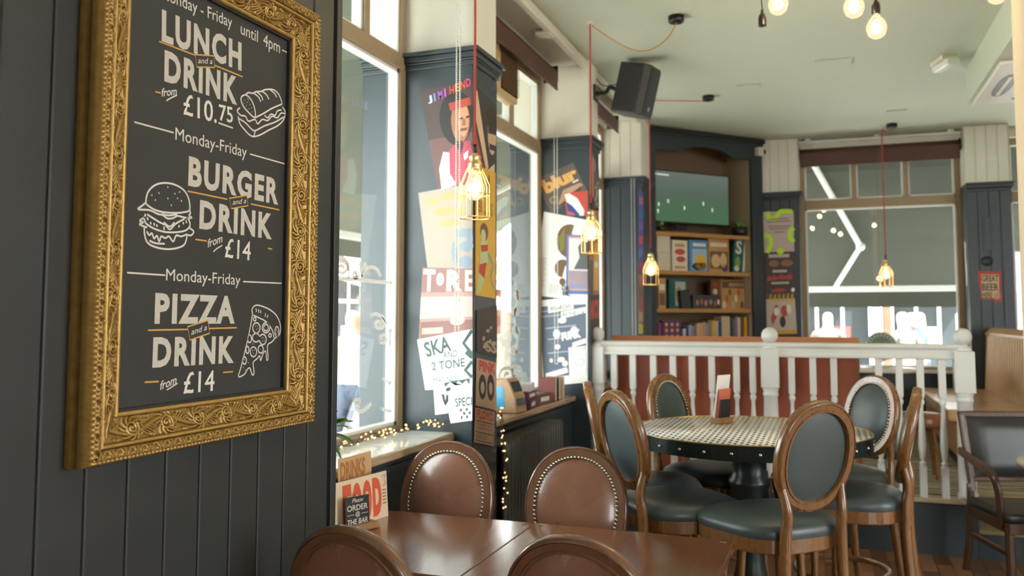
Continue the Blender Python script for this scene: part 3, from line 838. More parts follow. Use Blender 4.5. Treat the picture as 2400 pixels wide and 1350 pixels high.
MB().lathe([(0, RT - .03), (RR - .004, RT - .03), (RR - .004, RT), (0, RT)], 64).build('tabletop', weave, rt)
MB().lathe([(RR - .004, RT - .062), (RR, RT - .062), (RR, RT - .001), (RR - .004, RT - .001)], 64, smooth=False).build('rim_band', band, rt)
MB().tube([((RR - .001) * math.cos(2 * PI * i / 64), (RR - .001) * math.sin(2 * PI * i / 64), RT) for i in range(64)], .003, 6, True).build('brass_edge', mat('rim_brass', 'b59a58', .3, .9), rt)
rv = MB().sphere((0, 0, 0), .0075, 10, 6).mesh('rivet', mat('rivet_nickel', 'c3c2ba', .25, .95))
for i in range(30):
    an = 2 * PI * (i + .3) / 30
    inst('rivet', rv, rt, T((RR + .001) * math.cos(an), (RR + .001) * math.sin(an), RT - .033))
ped = mat('black_green_paint', '1f2a28', .35)
MB().lathe([(.20, RT - .05), (.20, RT - .03)], 32).lathe([(.085, .10), (.085, .16), (.075, .18), (.062, .22), (.07, .3), (.075, .36), (.06, .42), (.058, .5), (.068, .56), (.085, .62), (.088, .70), (.08, .74), (.09, .76), (.09, .78), (.075, .80), (.075, .86), (.10, .93), (.11, .95)], 28).build('pedestal', ped, rt)
MB().lathe([(.26, 0), (.26, .03), (.22, .06), (.12, .09), (.085, .11)], 40).build('base', ped, rt)

G2 = 'oval-backed bar stools round the high table'
stl = make_chair('bar_stool', 'bar stool with slate blue back turned to the window, front left of the round table', 'stool', dark_leather, .79, 1.015, .172, .200, math.radians(12), True, G2)
def place_stool(o, seat_px, d_heading, label=None):
    p = onZ(seat_px[0], seat_px[1], .785)
    view = math.degrees(math.atan2(-p.x, p.y))          # heading of the sight line
    return put(o, p.x, p.y, view + d_heading, label)
place_stool(stl, (1583, 1158), -58)
place_stool(copy_tree(stl), (1522, 1120), -84, 'bar stool seen edge-on beside the poster pillar, furthest left at the round table')
place_stool(copy_tree(stl), (1668, 1090), -122, 'bar stool with dark seat and back, between the round table and the white balustrade')
place_stool(copy_tree(stl), (1806, 1194), 40, 'bar stool with dark oval back nearest the camera, overlapping the round table')
place_stool(copy_tree(stl), (1955, 1092), 132, 'bar stool facing the camera at the far right of the round table, studs showing')
place_stool(copy_tree(stl), (1990, 1140), 84, 'bar stool seen edge-on at the right of the round table, studded oval in profile')
# ================================================================ balustrade on the raised floor
rail_m = mat('pale_grey_gloss', 'cfcec8', .35, noise=(6, 'c6c5be', .3, (1, 1, 1)))
YR = YB + .035; ZB = .352
bal = thing('balustrade', 'pale painted wooden balustrade with turned spindles along the raised floor', 'balustrade', (-1.53, YR, ZB))
ox = -1.53
def lx(px): return onY(px, 900, YR).x - ox
RTOP = 1.325 - ZB
hr = MB()
hp = [(-.030, 0), (.030, 0), (.034, .006), (.034, .020), (.026, .030), (.026, .060), (.036, .070), (.040, .082), (.034, .094), (.018, .100), (-.018, .100), (-.034, .094), (-.040, .082), (-.036, .070), (-.026, .060), (-.026, .030), (-.034, .020), (-.034, .006)]
for x0, x1 in ((lx(1400), lx(1806)), (lx(1806), lx(2260))):
    MB().sweep([(x0, 0, RTOP - .10), (x1, 0, RTOP - .10)], [(-a, b) for a, b in hp], smooth=False).build('handrail', rail_m, bal, .002)
newel = MB()
newel.box(-.055, .055, -.055, .055, .62, .86)
newel.lathe([(.058, 0), (.058, .03), (.05, .04), (.052, .2), (.046, .45), (.043, .56), (.047, .565), (.050, .58), (.044, .59), (.049, .60), (.049, .62)], 24)
nb = newel
nb.lathe([(.045, .86), (.05, .868), (.04, .885), (.028, .893), (.026, .90)], 20)
nb.sphere((0, 0, .945), .052, 20, 14)
nmesh = MB(); nmesh.v, nmesh.f, nmesh.sm = nb.v, nb.f, nb.sm
NH = 1.075 / .997
for v in range(len(nmesh.v)): nmesh.v[v] = (nmesh.v[v][0] * 1.05, nmesh.v[v][1] * 1.05, nmesh.v[v][2] * NH)
nm = nmesh.mesh('newel_post', rail_m)
for px in (1400, 1806, 2260): inst('newel_post', nm, bal, T(lx(px), 0, 0))
sp = MB(); L = RTOP - .10
sp.box(-.021, .021, -.021, .021, 0, .19); sp.box(-.021, .021, -.021, .021, L - .235, L)
def sp_prof(z0, z1):
    q = [(.0, .020), (.01, .022), (.03, .015), (.045, .021), (.06, .021), (.075, .013), (.09, .013), (.12, .017), (.28, .024), (.45, .022), (.70, .015), (.80, .012), (.86, .013), (.89, .020), (.93, .021), (.955, .014), (.975, .021), (1.0, .0205)]
    return [(r, z0 + t * (z1 - z0)) for t, r in q]
sp.lathe(sp_prof(.19, L - .235), 14)
sm_ = sp.mesh('spindle', rail_m)
for px in (1440, 1484, 1532, 1578, 1623, 1669, 1727, 1765, 1856, 1906, 1955, 2060, 2108, 2157, 2208): inst('spindle', sm_, bal, T(lx(px), 0, 0))

# red booth behind it
red_leather = mat('oxblood_leather', 'ab5f47', .38, noise=(5, '98523d', .3, (1, 1, 1)), bump=(120, .08, (1, 1, 1)))
tan_roll = mat('tan_top_roll', 'bb7a58', .32, noise=(5, 'a86b4c', .3, (1, 1, 1)))
x0, x1 = -1.52, .21
bo = thing('red_booth', 'red leather booth seat standing back to back with the white balustrade', 'booth', ((x0 + x1) / 2, 6.40, .34))
hw = (x1 - x0) / 2
MB().box(-hw, hw, -.07, .07, 0, .90).build('back_panel', red_leather, bo, .02, 3)
MB().bar([(-hw - .005, 0, .955), (hw + .005, 0, .955)], .16, .12, up=(0, 0, 1), r=.35).build('top_roll', tan_roll, bo)
MB().box(-hw, hw, .07, .58, .30, .46).build('seat_cushion', red_leather, bo, .03, 3)
MB().box(-hw, hw, .07, .52, 0, .30).build('plinth', mat('dark_plinth', '2e2722', .5), bo)
for i in range(3):
    xx = -hw + (i + 1) * 2 * hw / 4
    MB().box(xx - .002, xx + .002, -.0712, -.07, .01, .88).build('seam', mat('red_seam', '7c4335', .5), bo)

# tan bench with fluted back on the right
tan = mat('tan_leather', 'c6a477', .33, noise=(6, 'b08a5e', .3, (1, 1, 1)), bump=(120, .08, (1, 1, 1)), coat=.15)
tan_d = mat('tan_leather_side', 'ad7c52', .4, noise=(6, '996b45', .3, (1, 1, 1)))
bn = thing('tan_bench', 'tan leather bench with tall fluted back at the right of the raised floor', 'bench', (1.15, 8.45, .34))
y0, y1 = -1.14, 1.02
MB().box(-.24, .36, y0 + .03, y1, .10, .36).build('base', tan_d, bn, .012)
MB().box(-.20, .32, y0 + .06, y1 - .03, 0, .10).build('plinth', mat('dark_plinth', '2e2722', .5), bn)
nseat = 3
for i in range(nseat):
    a = y0 + (y1 - y0) * i / nseat; b_ = y0 + (y1 - y0) * (i + 1) / nseat
    MB().box(-.29, .30, a + .003, b_ - .003, .36, .455).build('seat_cushion', tan, bn, .022, 3)
nfl = 22; fw_ = (y1 - y0) / nfl
MB().box(.36, .44, y0, y1, .30, 1.02).build('back_board', tan_d, bn, .012)
for i in range(nfl):
    a = y0 + fw_ * i
    q = MB()
    q.grid(lambda u, v, a=a: (.36 - .045 * math.sin(PI * u) ** .6 - .03 * (1 - v) + .0, a + fw_ * u, .45 + v * .53), 9, 3)
    q.build('flute', tan, bn)
MB().bar([(.385, y0 - .005, .995), (.385, y1, .995)], .15, .11, up=(0, 0, 1), r=.4).build('top_roll', tan, bn)
# newel of the balustrade beyond the bench
pp = thing('newel_post', 'pale ball-topped post standing behind the tan bench', 'post', (1.68, 8.15, .34))
inst('post_shaft', nm, pp)

# low table and a leather tub stool seen through the spindles
p = onZ(2092, 925, 1.06)
lt = thing('cafe_table', 'small pale-topped table behind the balustrade, in front of the far window', 'table', (.40, 7.85, .34))
MB().lathe([(0, .70), (.30, .70), (.31, .71), (.31, .73), (0, .73)], 40).build('tabletop', mat('pale_table', 'd2ccc0', .25), lt)
MB().lathe([(.035, .03), (.03, .1), (.03, .66), (.09, .70)], 16).build('pillar', ped, lt)
MB().lathe([(.2, 0), (.2, .015), (.05, .035)], 24).build('base', ped, lt)
ts = thing('tub_stool', 'round brown leather stool beside the tan bench', 'stool', (.62, 6.95, .34))
MB().lathe([(0, .36), (.16, .36), (.175, .38), (.175, .43), (.15, .455), (0, .465)], 28).build('seat', mat('conker_leather', '8a5536', .35, noise=(5, '74452a', .3, (1, 1, 1))), ts)
for i in range(4):
    a = PI / 4 + i * PI / 2
    MB().bar([(.15 * math.cos(a), .15 * math.sin(a), 0), (.12 * math.cos(a), .12 * math.sin(a), .37)], .03, .03, up=(1, 0, 0)).build('leg', chair_wood, ts)
# cards on that low table
ct = thing('card_holder', 'orange and red cards standing on the small pale table behind the balustrade', 'menu holder', (.20, 7.78, 1.0705), .15)
MB().box(-.06, .06, -.02, .02, 0, .02).build('base', chair_wood, ct, .003)
MB().box(-.055, .05, -.006, -.002, .02, .17).build('card', mat('card_orange', 'd8643c', .6), ct)
MB().box(-.05, .055, .002, .006, .02, .23).build('card', mat('card_white', 'e4ded0', .6), ct)
MB().box(-.05, .02, .0062, .0066, .13, .2).build('card_print', mat('card_print', 'c98a3a', .6), ct)

# dark armchair by the step
arm_wood = wood('dark_armchair_wood', '5a3d2a', '412b1c', .3, 6, (10, 10, 1.6), .4)
ac = thing('armchair', 'dark wooden armchair with studded black leather back, at the right by the step', 'chair')
sh = .45
MB().box(-.25, .25, -.22, .25, sh - .05, sh).build('seat', black_leather, ac, .02, 3)
MB().box(-.24, .24, -.21, .24, sh - .11, sh - .05).build('seat_frame', arm_wood, ac, .005)
tl = math.radians(11)
def ab(u, v, d): return (u, -.235 - v * math.sin(tl) + d, .50 + v * math.cos(tl))
for s in (-1, 1): MB().bar([ab(s * .215, -.02, 0), ab(s * .222, .22, 0), ab(s * .228, .43, 0)], .032, .04, up=(0, 1, 0), r=.2).build('back_stile', arm_wood, ac)
MB().bar([ab(-.240, .425, 0), ab(.240, .425, 0)], .035, .042, up=(0, 1, 0), r=.2).build('top_rail', arm_wood, ac)
MB().bar([ab(-.215, .05, 0), ab(.215, .05, 0)], .030, .03, up=(0, 1, 0), r=.2).build('lower_rail', arm_wood, ac)
bp_ = MB(); bp_.grid(lambda u, v: ab((u - .5) * .40 * (1 + .06 * v), .06 + v * .355, .006 + .028 * min(1, 6 * min(u, 1 - u, v, 1 - v))), 17, 17)
bp_.grid(lambda u, v: ab((.5 - u) * .40 * (1 + .06 * v), .06 + v * .355, -.012), 5, 5)
bp_.build('back_cushion', black_leather, ac)
ns = MB()
for s in (-1, 1):
    for i in range(36): ns.sphere(ab(s * (.199 + .012 * i / 35), .06 + .355 * i / 35, .010), .0048, 6, 4)
stuff(ns.build('nailhead_trim', brass_nail, ac))
for s in (-1, 1):
    MB().bar(spline([Vector(v) for v in [(s * .225, -.33, 0), (s * .225, -.26, .22), (s * .225, -.235, .45), (s * .222, -.24, .52)]], 4), .036, .04, up=(0, 1, 0)).build('rear_leg', arm_wood, ac)
    MB().bar([(s * .232, .225, 0), (s * .228, .215, sh - .06)], .042, .042, up=(0, 1, 0)).build('front_leg', arm_wood, ac)
    MB().bar([(s * .225, -.26, .23), (s * .23, .21, .23)], .02, .03).build('stretcher', arm_wood, ac)
    ar = spline([Vector(v) for v in [(s * .245, -.30, .70), (s * .27, -.12, .685), (s * .28, .06, .67), (s * .275, .15, .635), (s * .262, .175, .57), (s * .25, .17, .47), (s * .243, .16, .36)]], 6)
    MB().bar(ar, .05, .028, up=(0, 0, 1) if False else (s, 0, 0), r=.3).build('arm', arm_wood, ac)
put(ac, 1.055, 5.55, 180 + 16)
# edge of the next table, just inside the picture
nt_ = thing('side_table', 'small round pale table cut by the right edge of the picture', 'table', (1.195, 5.07, 0))
MB().lathe([(0, .735), (.28, .735), (.29, .747), (.29, .763), (.275, .77), (0, .77)], 40).build('tabletop', mat('pale_table', 'd2ccc0', .25), nt_)
MB().lathe([(.22, 0), (.22, .02), (.05, .05), (.04, .1), (.04, .67), (.10, .735)], 24).build('pedestal', ped, nt_)
# ================================================================ corner cabinet with television and games
UP0 = Vector((-1.60, 8.33, 0)); UE = Vector((1.0, 1.10, 0)).normalized(); UN = Vector((UE.y, -UE.x, 0))
UM = Matrix(((UE.x, 0, UN.x, UP0.x), (UE.y, 0, UN.y, UP0.y), (0, 1, 0, 0), (0, 0, 0, 1)))
UMI = UM.inverted()
def cu(px, py, d):
    """cabinet coordinates (across, up) of a sight line at depth d behind its face"""
    q = UMI @ onP(px, py, UP0 - UN * d, UN); return q.x, q.y
UW = 1.487; UD = .46
cab = thing('corner_cabinet', 'dark painted corner cabinet with arched top rail and oak shelves', 'cabinet', matrix=UM)
beige = mat('cabinet_beige', 'a8977c', .6); brownback = mat('cabinet_back', '7d6650', .6)
shelf_w = wood('shelf_oak', 'bd8a4c', '9f6f38', .35, 5, (1.5, 14, 14), .3)
MB().box(0, .07, .34, 3.38, -.04, 0).build('stile', slate, cab, .003)
MB().box(1.335, UW, .34, 3.38, -.04, 0).build('stile', slate, cab, .003)
ar = [(.07, 3.165), (.355, 3.165)] + [(.375 + .68 * i / 16, 3.172 + .075 * math.sin(PI * i / 16) ** .8) for i in range(17)] + [(1.075, 3.165), (1.335, 3.165), (1.335, 3.34), (.07, 3.34)]
MB().prism(ar, -.035, -.002).build('arched_rail', slate, cab)
MB().box(-.02, UW + .02, 3.345, 3.385, -.05, .035).build('cornice', mat('cabinet_black', '1d1f1f', .45), cab, .004)
MB().box(-.01, UW + .01, 3.32, 3.345, -.04, .015).build('cornice_bead', slate, cab, .003)
MB().box(.06, 1.345, .34, 3.38, -UD - .02, -UD).build('back_panel', brownback, cab)
MB().box(.055, .07, .34, 3.38, -UD, -.04).build('side_panel', brownback, cab)
MB().box(1.335, 1.35, .34, 3.38, -UD, -.04).build('side_panel', beige, cab)
SZ = [2.352, 1.962, 1.58, 1.19, .80]
for z in SZ: MB().box(.071, 1.334, z - .04, z, -UD + .005, -.045).build('shelf', shelf_w, cab, .003)
MB().box(.071, 1.334, .34, .76, -.06, -.04).build('lower_panel', slate, cab, .003)

# television
d = .16
u0, _ = cu(1530, 450, d); u1, v1 = cu(1708, 400, d); _, v0 = cu(1620, 520, d)
v1 = 3.0; v0 = 2.45
tv = thing('television', 'flat television showing a green football pitch above the games shelves', 'television', matrix=UM @ T(0, 0, -d))
tvw = u1 - .075
bez = mat('tv_bezel', '141516', .3)
MB().box(.075, u1, v0, v1, -.05, 0).build('casing', bez, tv, .004)
scr = bpy.data.materials.new('tv_screen'); scr.use_nodes = True
nt = scr.node_tree; pb = nt.nodes['Principled BSDF']; pb.inputs['Base Color'].default_value = (.01, .01, .01, 1); pb.inputs['Roughness'].default_value = .15
tc = nt.nodes.new('ShaderNodeTexCoord'); sx = nt.nodes.new('ShaderNodeSeparateXYZ'); rp = nt.nodes.new('ShaderNodeValToRGB'); mr = nt.nodes.new('ShaderNodeMapRange')
mr.inputs['From Min'].default_value = v0; mr.inputs['From Max'].default_value = v1
nt.links.new(tc.outputs['Object'], sx.inputs[0]); nt.links.new(sx.outputs['Y'], mr.inputs[0]); nt.links.new(mr.outputs[0], rp.inputs[0])
els = rp.color_ramp.elements; els[0].color = (*srgb('4a7350'), 1); els[1].color = (*srgb('6a776e'), 1)
e = els.new(.45); e.color = (*srgb('526f57'), 1); e = els.new(.6); e.color = (*srgb('5a6a5d'), 1)
nt.links.new(rp.outputs[0], pb.inputs['Emission Color']); pb.inputs['Emission Strength'].default_value = .75
scn = MB().box(.088, u1 - .013, v0 + .022, v1 - .013, .0005, .001).build('screen', scr, tv)
wt = mat('tv_white', 'c8d4cc', .5, emit=('c8d4cc', .7))
for k, (a, b_, c, dd) in enumerate(((.12, .20, 2.945, 2.957), (.21, .36, 2.943, 2.955))): MB().box(a, b_, c, dd, .0012, .0016).build('caption_bar', wt, tv)
for (a, b_) in ((.22, 2.62), (.21, 2.55), (.55, 2.60), (.92, 2.60), (.80, 2.66), (.34, 2.66)):
    MB().add([(a, b_, .0014), (a + .012, b_, .0014), (a + .016, b_ + .03, .0014), (a + .006, b_ + .045, .0014), (a - .003, b_ + .03, .0014)], [(0, 1, 2, 3, 4)]).build('player_figure', wt, tv)
MB().box(.45, .60, v0 - .06, v0, -.045, -.02).build('neck', bez, tv)
MB().box(.32, .76, SZ[0] - v0 * 0 + .001, SZ[0] + .012, -.10, .04).build('foot', bez, tv, .003)
# cable trunking with a junction box
tr = thing('cable_trunking', 'black bent conduit with a small white junction box beside the television', 'conduit', matrix=UM)
uu, vv = cu(1716, 385, .40); ub, vb = cu(1722, 448, .38); ue, ve = cu(1722, 520, .38)
MB().tube(spline([Vector((uu - .10, vv + .03, -.40)), Vector((uu - .02, vv + .03, -.39)), Vector((uu + .02, vv - .02, -.39)), Vector((ub, vb, -.39)), Vector((ue, SZ[0] + .03, -.39))], 5), .013, 8).build('pipe', bez, tr)
MB().box(ub - .025, ub + .03, vb - .03, vb + .03, -.385, -.345).build('junction_box', white_m, tr, .004)
# alarm sensor on the cabinet's top corner
sn = thing('motion_sensor', 'small white motion sensor on the top corner of the cabinet', 'sensor', matrix=UM @ T(1.44, 3.255, .002))
MB().box(-.06, .045, -.045, .045, 0, .06).build('housing', mat('sensor_plastic', 'd8cfc0', .4), sn, .01)
MB().box(.012, .04, -.028, .02, .06, .064).build('lens', mat('sensor_lens', '2a2320', .2), sn, .004)
# pots of succulents
def succulent(u, z, lab, s=1.0):
    t = thing('potted_succulent', lab, 'plant', matrix=UM @ T(u, z + .001, -.11) @ Matrix.Rotation(-PI / 2, 4, 'X'), group='plants beside the television')
    MB().lathe([(.05 * s, 0), (.06 * s, .06 * s), (.055 * s, .06 * s), (.05 * s, .05 * s), (0, .05 * s)], 16).build('pot', mat('black_pot', '1c1c1b', .4), t)
    rr_ = random.Random(int(u * 1000)); lf = MB()
    for i in range(26):
        a = rr_.uniform(0, 2 * PI); el = rr_.uniform(.25, 1.35); L = rr_.uniform(.06, .10) * s
        dv = Vector((math.cos(a) * math.cos(el), math.sin(a) * math.cos(el), math.sin(el)))
        o = Vector((0, 0, .05 * s)); si = Vector((-math.sin(a), math.cos(a), 0)) * .012 * s; up_ = dv.cross(si.normalized()) * .006 * s
        lf.add([o - si * .4, o + si * .4, o + dv * L * .6 + si, o + dv * L, o + dv * L * .6 - si, o + dv * L * .55 + up_], [(0, 1, 5), (1, 2, 5), (2, 3, 5), (3, 4, 5), (4, 0, 5), (0, 4, 3, 2, 1)], True)
    stuff(lf.build('leaves', mat('succulent_green', '86a04c', .5, noise=(30, '64803a', .3, (1, 1, 1))), t))
succulent(cu(1549, 520, .11)[0], SZ[0], 'small green succulent at the left of the television', .9)
succulent(cu(1733, 525, .11)[0], SZ[0], 'small green succulent at the right of the television', 1.45)

# boxes of games: px extent, top, shelf, depth of front, thickness, turn
def game(nm, lab, x0, x1, yt, shelf, dep, th, m, front=None, rot=0, tilt=0, cat='box', grp='board games on the cabinet shelves', extra=None):
    xm = (x0 + x1) / 2
    ua, ub_ = cu(x0, yt, dep)[0], cu(x1, yt, dep)[0]; vt = cu(xm, yt, dep)[1]
    w, h = ub_ - ua, vt - SZ[shelf]
    t = thing(nm, lab, cat, matrix=UM @ T(ua + w / 2, SZ[shelf] + .001, -dep) @ Matrix.Rotation(rot, 4, 'Y') @ RZ(tilt), group=grp)
    MB().box(-w / 2, w / 2, 0, h, -th, 0).build('box', m, t, .002)
    if front:
        for f in front:
            if f[0] == 'r': _, a, b_, c, dd, mm = f; MB().box(-w / 2 + a * w, -w / 2 + b_ * w, c * h, dd * h, .0002, .0008).build('print', mm, t)
            elif f[0] == 'e': _, a, b_, c, dd, mm = f; flat_poly(ellip(-w / 2 + a * w, b_ * h, c * w, dd * h), .0014).build('print', mm, t)
            elif f[0] == 't': _, s, a, b_, c, dd, mm = f; lettering(s, (b_ - a) * w, (dd - c) * h, mm, t, T(-w / 2 + a * w, c * h, .0018), 'print', bold=.03)
    return t
M_ = lambda n, c, r=.45: mat('card_' + n, c, r)
cr, rd, bl, yl, gd, te, bk2, wh, pu, brn = M_('cream', 'd8cdb6'), M_('red', 'b5483c'), M_('blue', '4d86b4'), M_('yellow', 'd7a93a'), M_('gold', 'b58a4e'), M_('teal', '23605c'), M_('black', '262524'), M_('paper', 'e2dccf'), M_('purple', '5b2d63'), M_('umber', '6d4a33')
game('storage_tub', 'lower of two pale plastic tubs stacked at the left of the upper games shelf', 1541, 1571, 592, 1, .10, .14, M_('tub', 'cdbfa8', .35), grp='pale tubs', extra=None)
t2 = game('storage_tub', 'upper of two pale plastic tubs stacked at the left of the upper games shelf', 1540, 1571, 592, 1, .10, .14, M_('tub', 'cdbfa8', .35), grp='pale tubs')
hh = cu(1555, 592, .1)[1] - SZ[1]; t2.matrix_world = UM @ T((cu(1540, 592, .1)[0] + cu(1571, 592, .1)[0]) / 2, SZ[1] + hh + .003, -.10)
game('game_box', 'cream game box with red script, next to the pale tubs', 1575, 1611, 563, 1, .11, .06, cr, [('e', .5, .62, .34, .10, rd), ('e', .55, .38, .30, .10, rd), ('r', .2, .8, .78, .88, gd), ('r', .15, .85, .08, .16, gd)])
game('game_box', 'blue game box with a yellow and black picture on the upper games shelf', 1615, 1658, 563, 1, .11, .07, bl, [('r', .16, .95, .05, .72, M_('sky', '9db6c4')), ('e', .6, .3, .33, .24, yl), ('e', .45, .16, .3, .12, bk2), ('e', .72, .18, .2, .12, umb := M_('ochre', '8a6a2a')), ('r', .2, .9, .80, .90, wh)])
game('game_box', 'gold-brown game box with pale lettering on the upper games shelf', 1660, 1708, 560, 1, .12, .07, gd, [('r', .06, .94, .1, .62, brn), ('e', .35, .34, .22, .2, M_('sand', 'd0ae78')), ('e', .72, .36, .16, .22, M_('sand', 'd0ae78')), ('e', .78, .13, .16, .12, pu), ('r', .1, .9, .76, .88, cr)])
game('game_box', 'teal game box leaning at the right end of the upper games shelf', 1716, 1744, 556, 1, .13, .05, te, [('t', 'S', .12, .62, .52, .9, wh), ('e', .35, .3, .22, .16, M_('leafy', '7d9a5a')), ('e', .3, .12, .2, .08, wh), ('r', .8, .95, .05, .95, wh)], tilt=-.10)
game('game_box', 'narrow brown game box at the left end of the lower games shelf', 1543, 1560, 652, 2, .10, .12, gd, [('r', .1, .9, .1, .5, brn), ('r', .1, .9, .6, .8, cr)])
game('game_box', 'dark green game box with a pale word at the left of the lower games shelf', 1568, 1608, 655, 2, .14, .06, te, [('r', .34, .92, .1, .92, M_('greyleaf', 'a9ab98')), ('e', .55, .45, .18, .3, M_('olive', '8c8352')), ('r', .05, .3, .05, .95, M_('teal2', '1b5350'))], tilt=-.02)
game('dice_cup', 'rounded black pouch leaning on the dark green game box', 1598, 1620, 680, 2, .09, .05, bk2, None, tilt=.12, grp=None, cat='pouch')
game('game_tray', 'low dark game tray with scattered red pieces on the lower games shelf', 1624, 1690, 692, 2, .12, .18, M_('darktray', '3a302d'), [('e', .3, .5, .05, .22, rd), ('e', .45, .42, .05, .22, M_('pinkish', 'b77b78')), ('e', .62, .5, .05, .2, M_('grey', '8b8480')), ('e', .78, .4, .05, .2, rd), ('e', .15, .45, .05, .2, M_('grey', '8b8480')), ('e', .9, .5, .04, .2, cr)], grp=None, cat='game')
game('game_box', 'patterned tan game box covered in small figures, right of the lower games shelf', 1690, 1750, 657, 2, .15, .08, gd, [('r', .04, .96, .72, .96, brn)] + [('e', .1 + .115 * i, .36 + .22 * ((i * 7) % 3 - 1), .055, .13, [cr, rd, brn, M_('greyleaf', 'a9ab98')][i % 4]) for i in range(8)] + [('r', .3, .9, .78, .9, cr)])
game('game_box', 'slim box with red dots standing beside the patterned tan game box', 1666, 1688, 657, 2, .20, .05, brn, [('e', .5, .85, .25, .10, rd), ('e', .45, .6, .25, .1, cr), ('r', .1, .9, .1, .4, gd)])
game('game_box', 'purple game box with yellow pieces on the bottom visible shelf', 1553, 1596, 752, 3, .10, .06, pu, [('e', .2 + .3 * (i % 3), .86 - .22 * (i // 3), .07, .07, yl) for i in range(9)] + [('r', .06, .94, .0, .2, M_('plum', '7a2d5c'))])
game('game_box', 'narrow plum-coloured box at the left end of the books', 1542, 1551, 756, 3, .10, .10, M_('plum', '7a2d5c'), None)
bks = [('white lilac', 'b9b3c6', 1601, 1607, 770), ('navy', '343a58', 1608, 1613, 766), ('lavender', '9a94b4', 1614, 1621, 762), ('grey blue', '6f7f92', 1622, 1627, 764), ('rust', '9c5a44', 1628, 1632, 760), ('buff', 'bba07a', 1633, 1640, 757), ('apricot', 'c79a62', 1641, 1647, 757), ('pink buff', 'b98a76', 1648, 1653, 755), ('grey', '8c8a86', 1654, 1659, 757), ('olive', '7d7a58', 1660, 1668, 750), ('mustard', 'cf9f36', 1669, 1677, 751), ('silver', 'a7a8a4', 1678, 1683, 752), ('dark blue', '2c3a55', 1684, 1690, 754), ('beige wide', 'c2ad8a', 1691, 1710, 742), ('black', '29292b', 1711, 1716, 747), ('slate', '56616a', 1717, 1722, 748), ('mauve', '84708a', 1723, 1728, 742), ('cream', 'd3c7ac', 1729, 1734, 744), ('brown', '6b4c36', 1735, 1740, 742), ('golden', 'd99a2e', 1744, 1750, 743), ('charcoal', '3d3d40', 1751, 1756, 741)]
for nm, c, a, b_, yt in bks:
    game('book', nm + ' spine in the row of books on the bottom visible shelf', a, b_ + .6, yt, 3, .09, .12, M_('bk_' + nm.replace(' ', '_'), c), None, grp='books on the cabinet shelf', cat='book')
# ================================================================ lamps
brass = mat('cage_brass', 'dcc08a', .3, .8)
black_p = mat('black_bakelite', '151414', .35)
cord_red = mat('red_braid', 'c24a45', .7, noise=(160, 'a03a36', .2, (1, 1, 1)))
bulb_glass = glass_mat('bulb_glass', (1.0, .93, .82), 1.2)
def glow(name, c, s):
    m = bpy.data.materials.new(name); m.use_nodes = True; nt = m.node_tree; nt.nodes.remove(nt.nodes['Principled BSDF'])
    e = nt.nodes.new('ShaderNodeEmission'); e.inputs[0].default_value = (*srgb(c), 1); e.inputs[1].default_value = s
    nt.links.new(e.outputs[0], nt.nodes['Material Output'].inputs[0]); return m
core_m = glow('filament_glow', 'ffe0b4', 30)
halo_m = bpy.data.materials.new('bulb_lit_glass'); halo_m.use_nodes = True       # frosted amber glass lit from inside
nt = halo_m.node_tree; pb = nt.nodes['Principled BSDF']; nt.nodes.remove(pb)
tr_ = nt.nodes.new('ShaderNodeBsdfTransparent'); tr_.inputs[0].default_value = (1, .93, .8, 1)
em_ = nt.nodes.new('ShaderNodeEmission'); em_.inputs[0].default_value = (*srgb('ffdcb4'), 1); em_.inputs[1].default_value = 1.7
gl_ = nt.nodes.new('ShaderNodeBsdfGlossy'); gl_.inputs['Roughness'].default_value = .05
a1 = nt.nodes.new('ShaderNodeMixShader'); a1.inputs[0].default_value = .42; a2 = nt.nodes.new('ShaderNodeMixShader'); a2.inputs[0].default_value = .06
nt.links.new(tr_.outputs[0], a1.inputs[1]); nt.links.new(em_.outputs[0], a1.inputs[2]); nt.links.new(a1.outputs[0], a2.inputs[1]); nt.links.new(gl_.outputs[0], a2.inputs[2]); nt.links.new(a2.outputs[0], nt.nodes['Material Output'].inputs[0])
def lamp_light(x, y, z, w, parent):
    l = bpy.data.lights.new('lamp_light', 'POINT'); l.energy = w; l.color = (1, .72, .42); l.shadow_soft_size = .03
    o = bpy.data.objects.new('lamp_light', l); COL.objects.link(o); o.location = (x, y, z); o.parent = parent
    return o
cage_wires = []
CR = .064
def cage_meshes():
    top, sh, mid, bot = .0, -.085, -.125, -.225
    w = MB().tube([(.026, 0, .0), (CR, 0, sh), (CR, 0, mid), (CR, 0, bot)], .0024, 6, up=(0, 1, 0)).mesh('cage_wire', brass)
    r1 = MB().tube([(CR * math.cos(t), CR * math.sin(t), mid) for t in [2 * PI * i / 32 for i in range(32)]], .0024, 6, True).mesh('cage_ring', brass)
    r2 = MB().tube([(CR * math.cos(t), CR * math.sin(t), bot) for t in [2 * PI * i / 32 for i in range(32)]], .0026, 6, True).mesh('cage_ring', brass)
    cap = MB().lathe([(.030, -.03), (.034, -.012), (.030, 0), (.033, .006), (.026, .012), (.024, .03), (.028, .036), (.014, .045), (.012, .052), (0, .054)], 20).mesh('lamp_holder', brass)
    grip = MB().lathe([(.010, .054), (.011, .06), (.008, .075), (.010, .090), (0, .091)], 12).mesh('cord_grip', black_p)
    gl = MB().lathe([(.0001, -.150), (.018, -.147), (.034, -.135), (.042, -.115), (.044, -.10), (.040, -.078), (.028, -.055), (.019, -.035), (.018, -.02)], 20).mesh('bulb', halo_m)
    fi = MB().lathe([(.0001, -.128), (.013, -.122), (.018, -.106), (.015, -.088), (.006, -.070), (.0001, -.06)], 12).mesh('filament', core_m)
    return w, r1, r2, cap, grip, gl, fi
CM = cage_meshes()
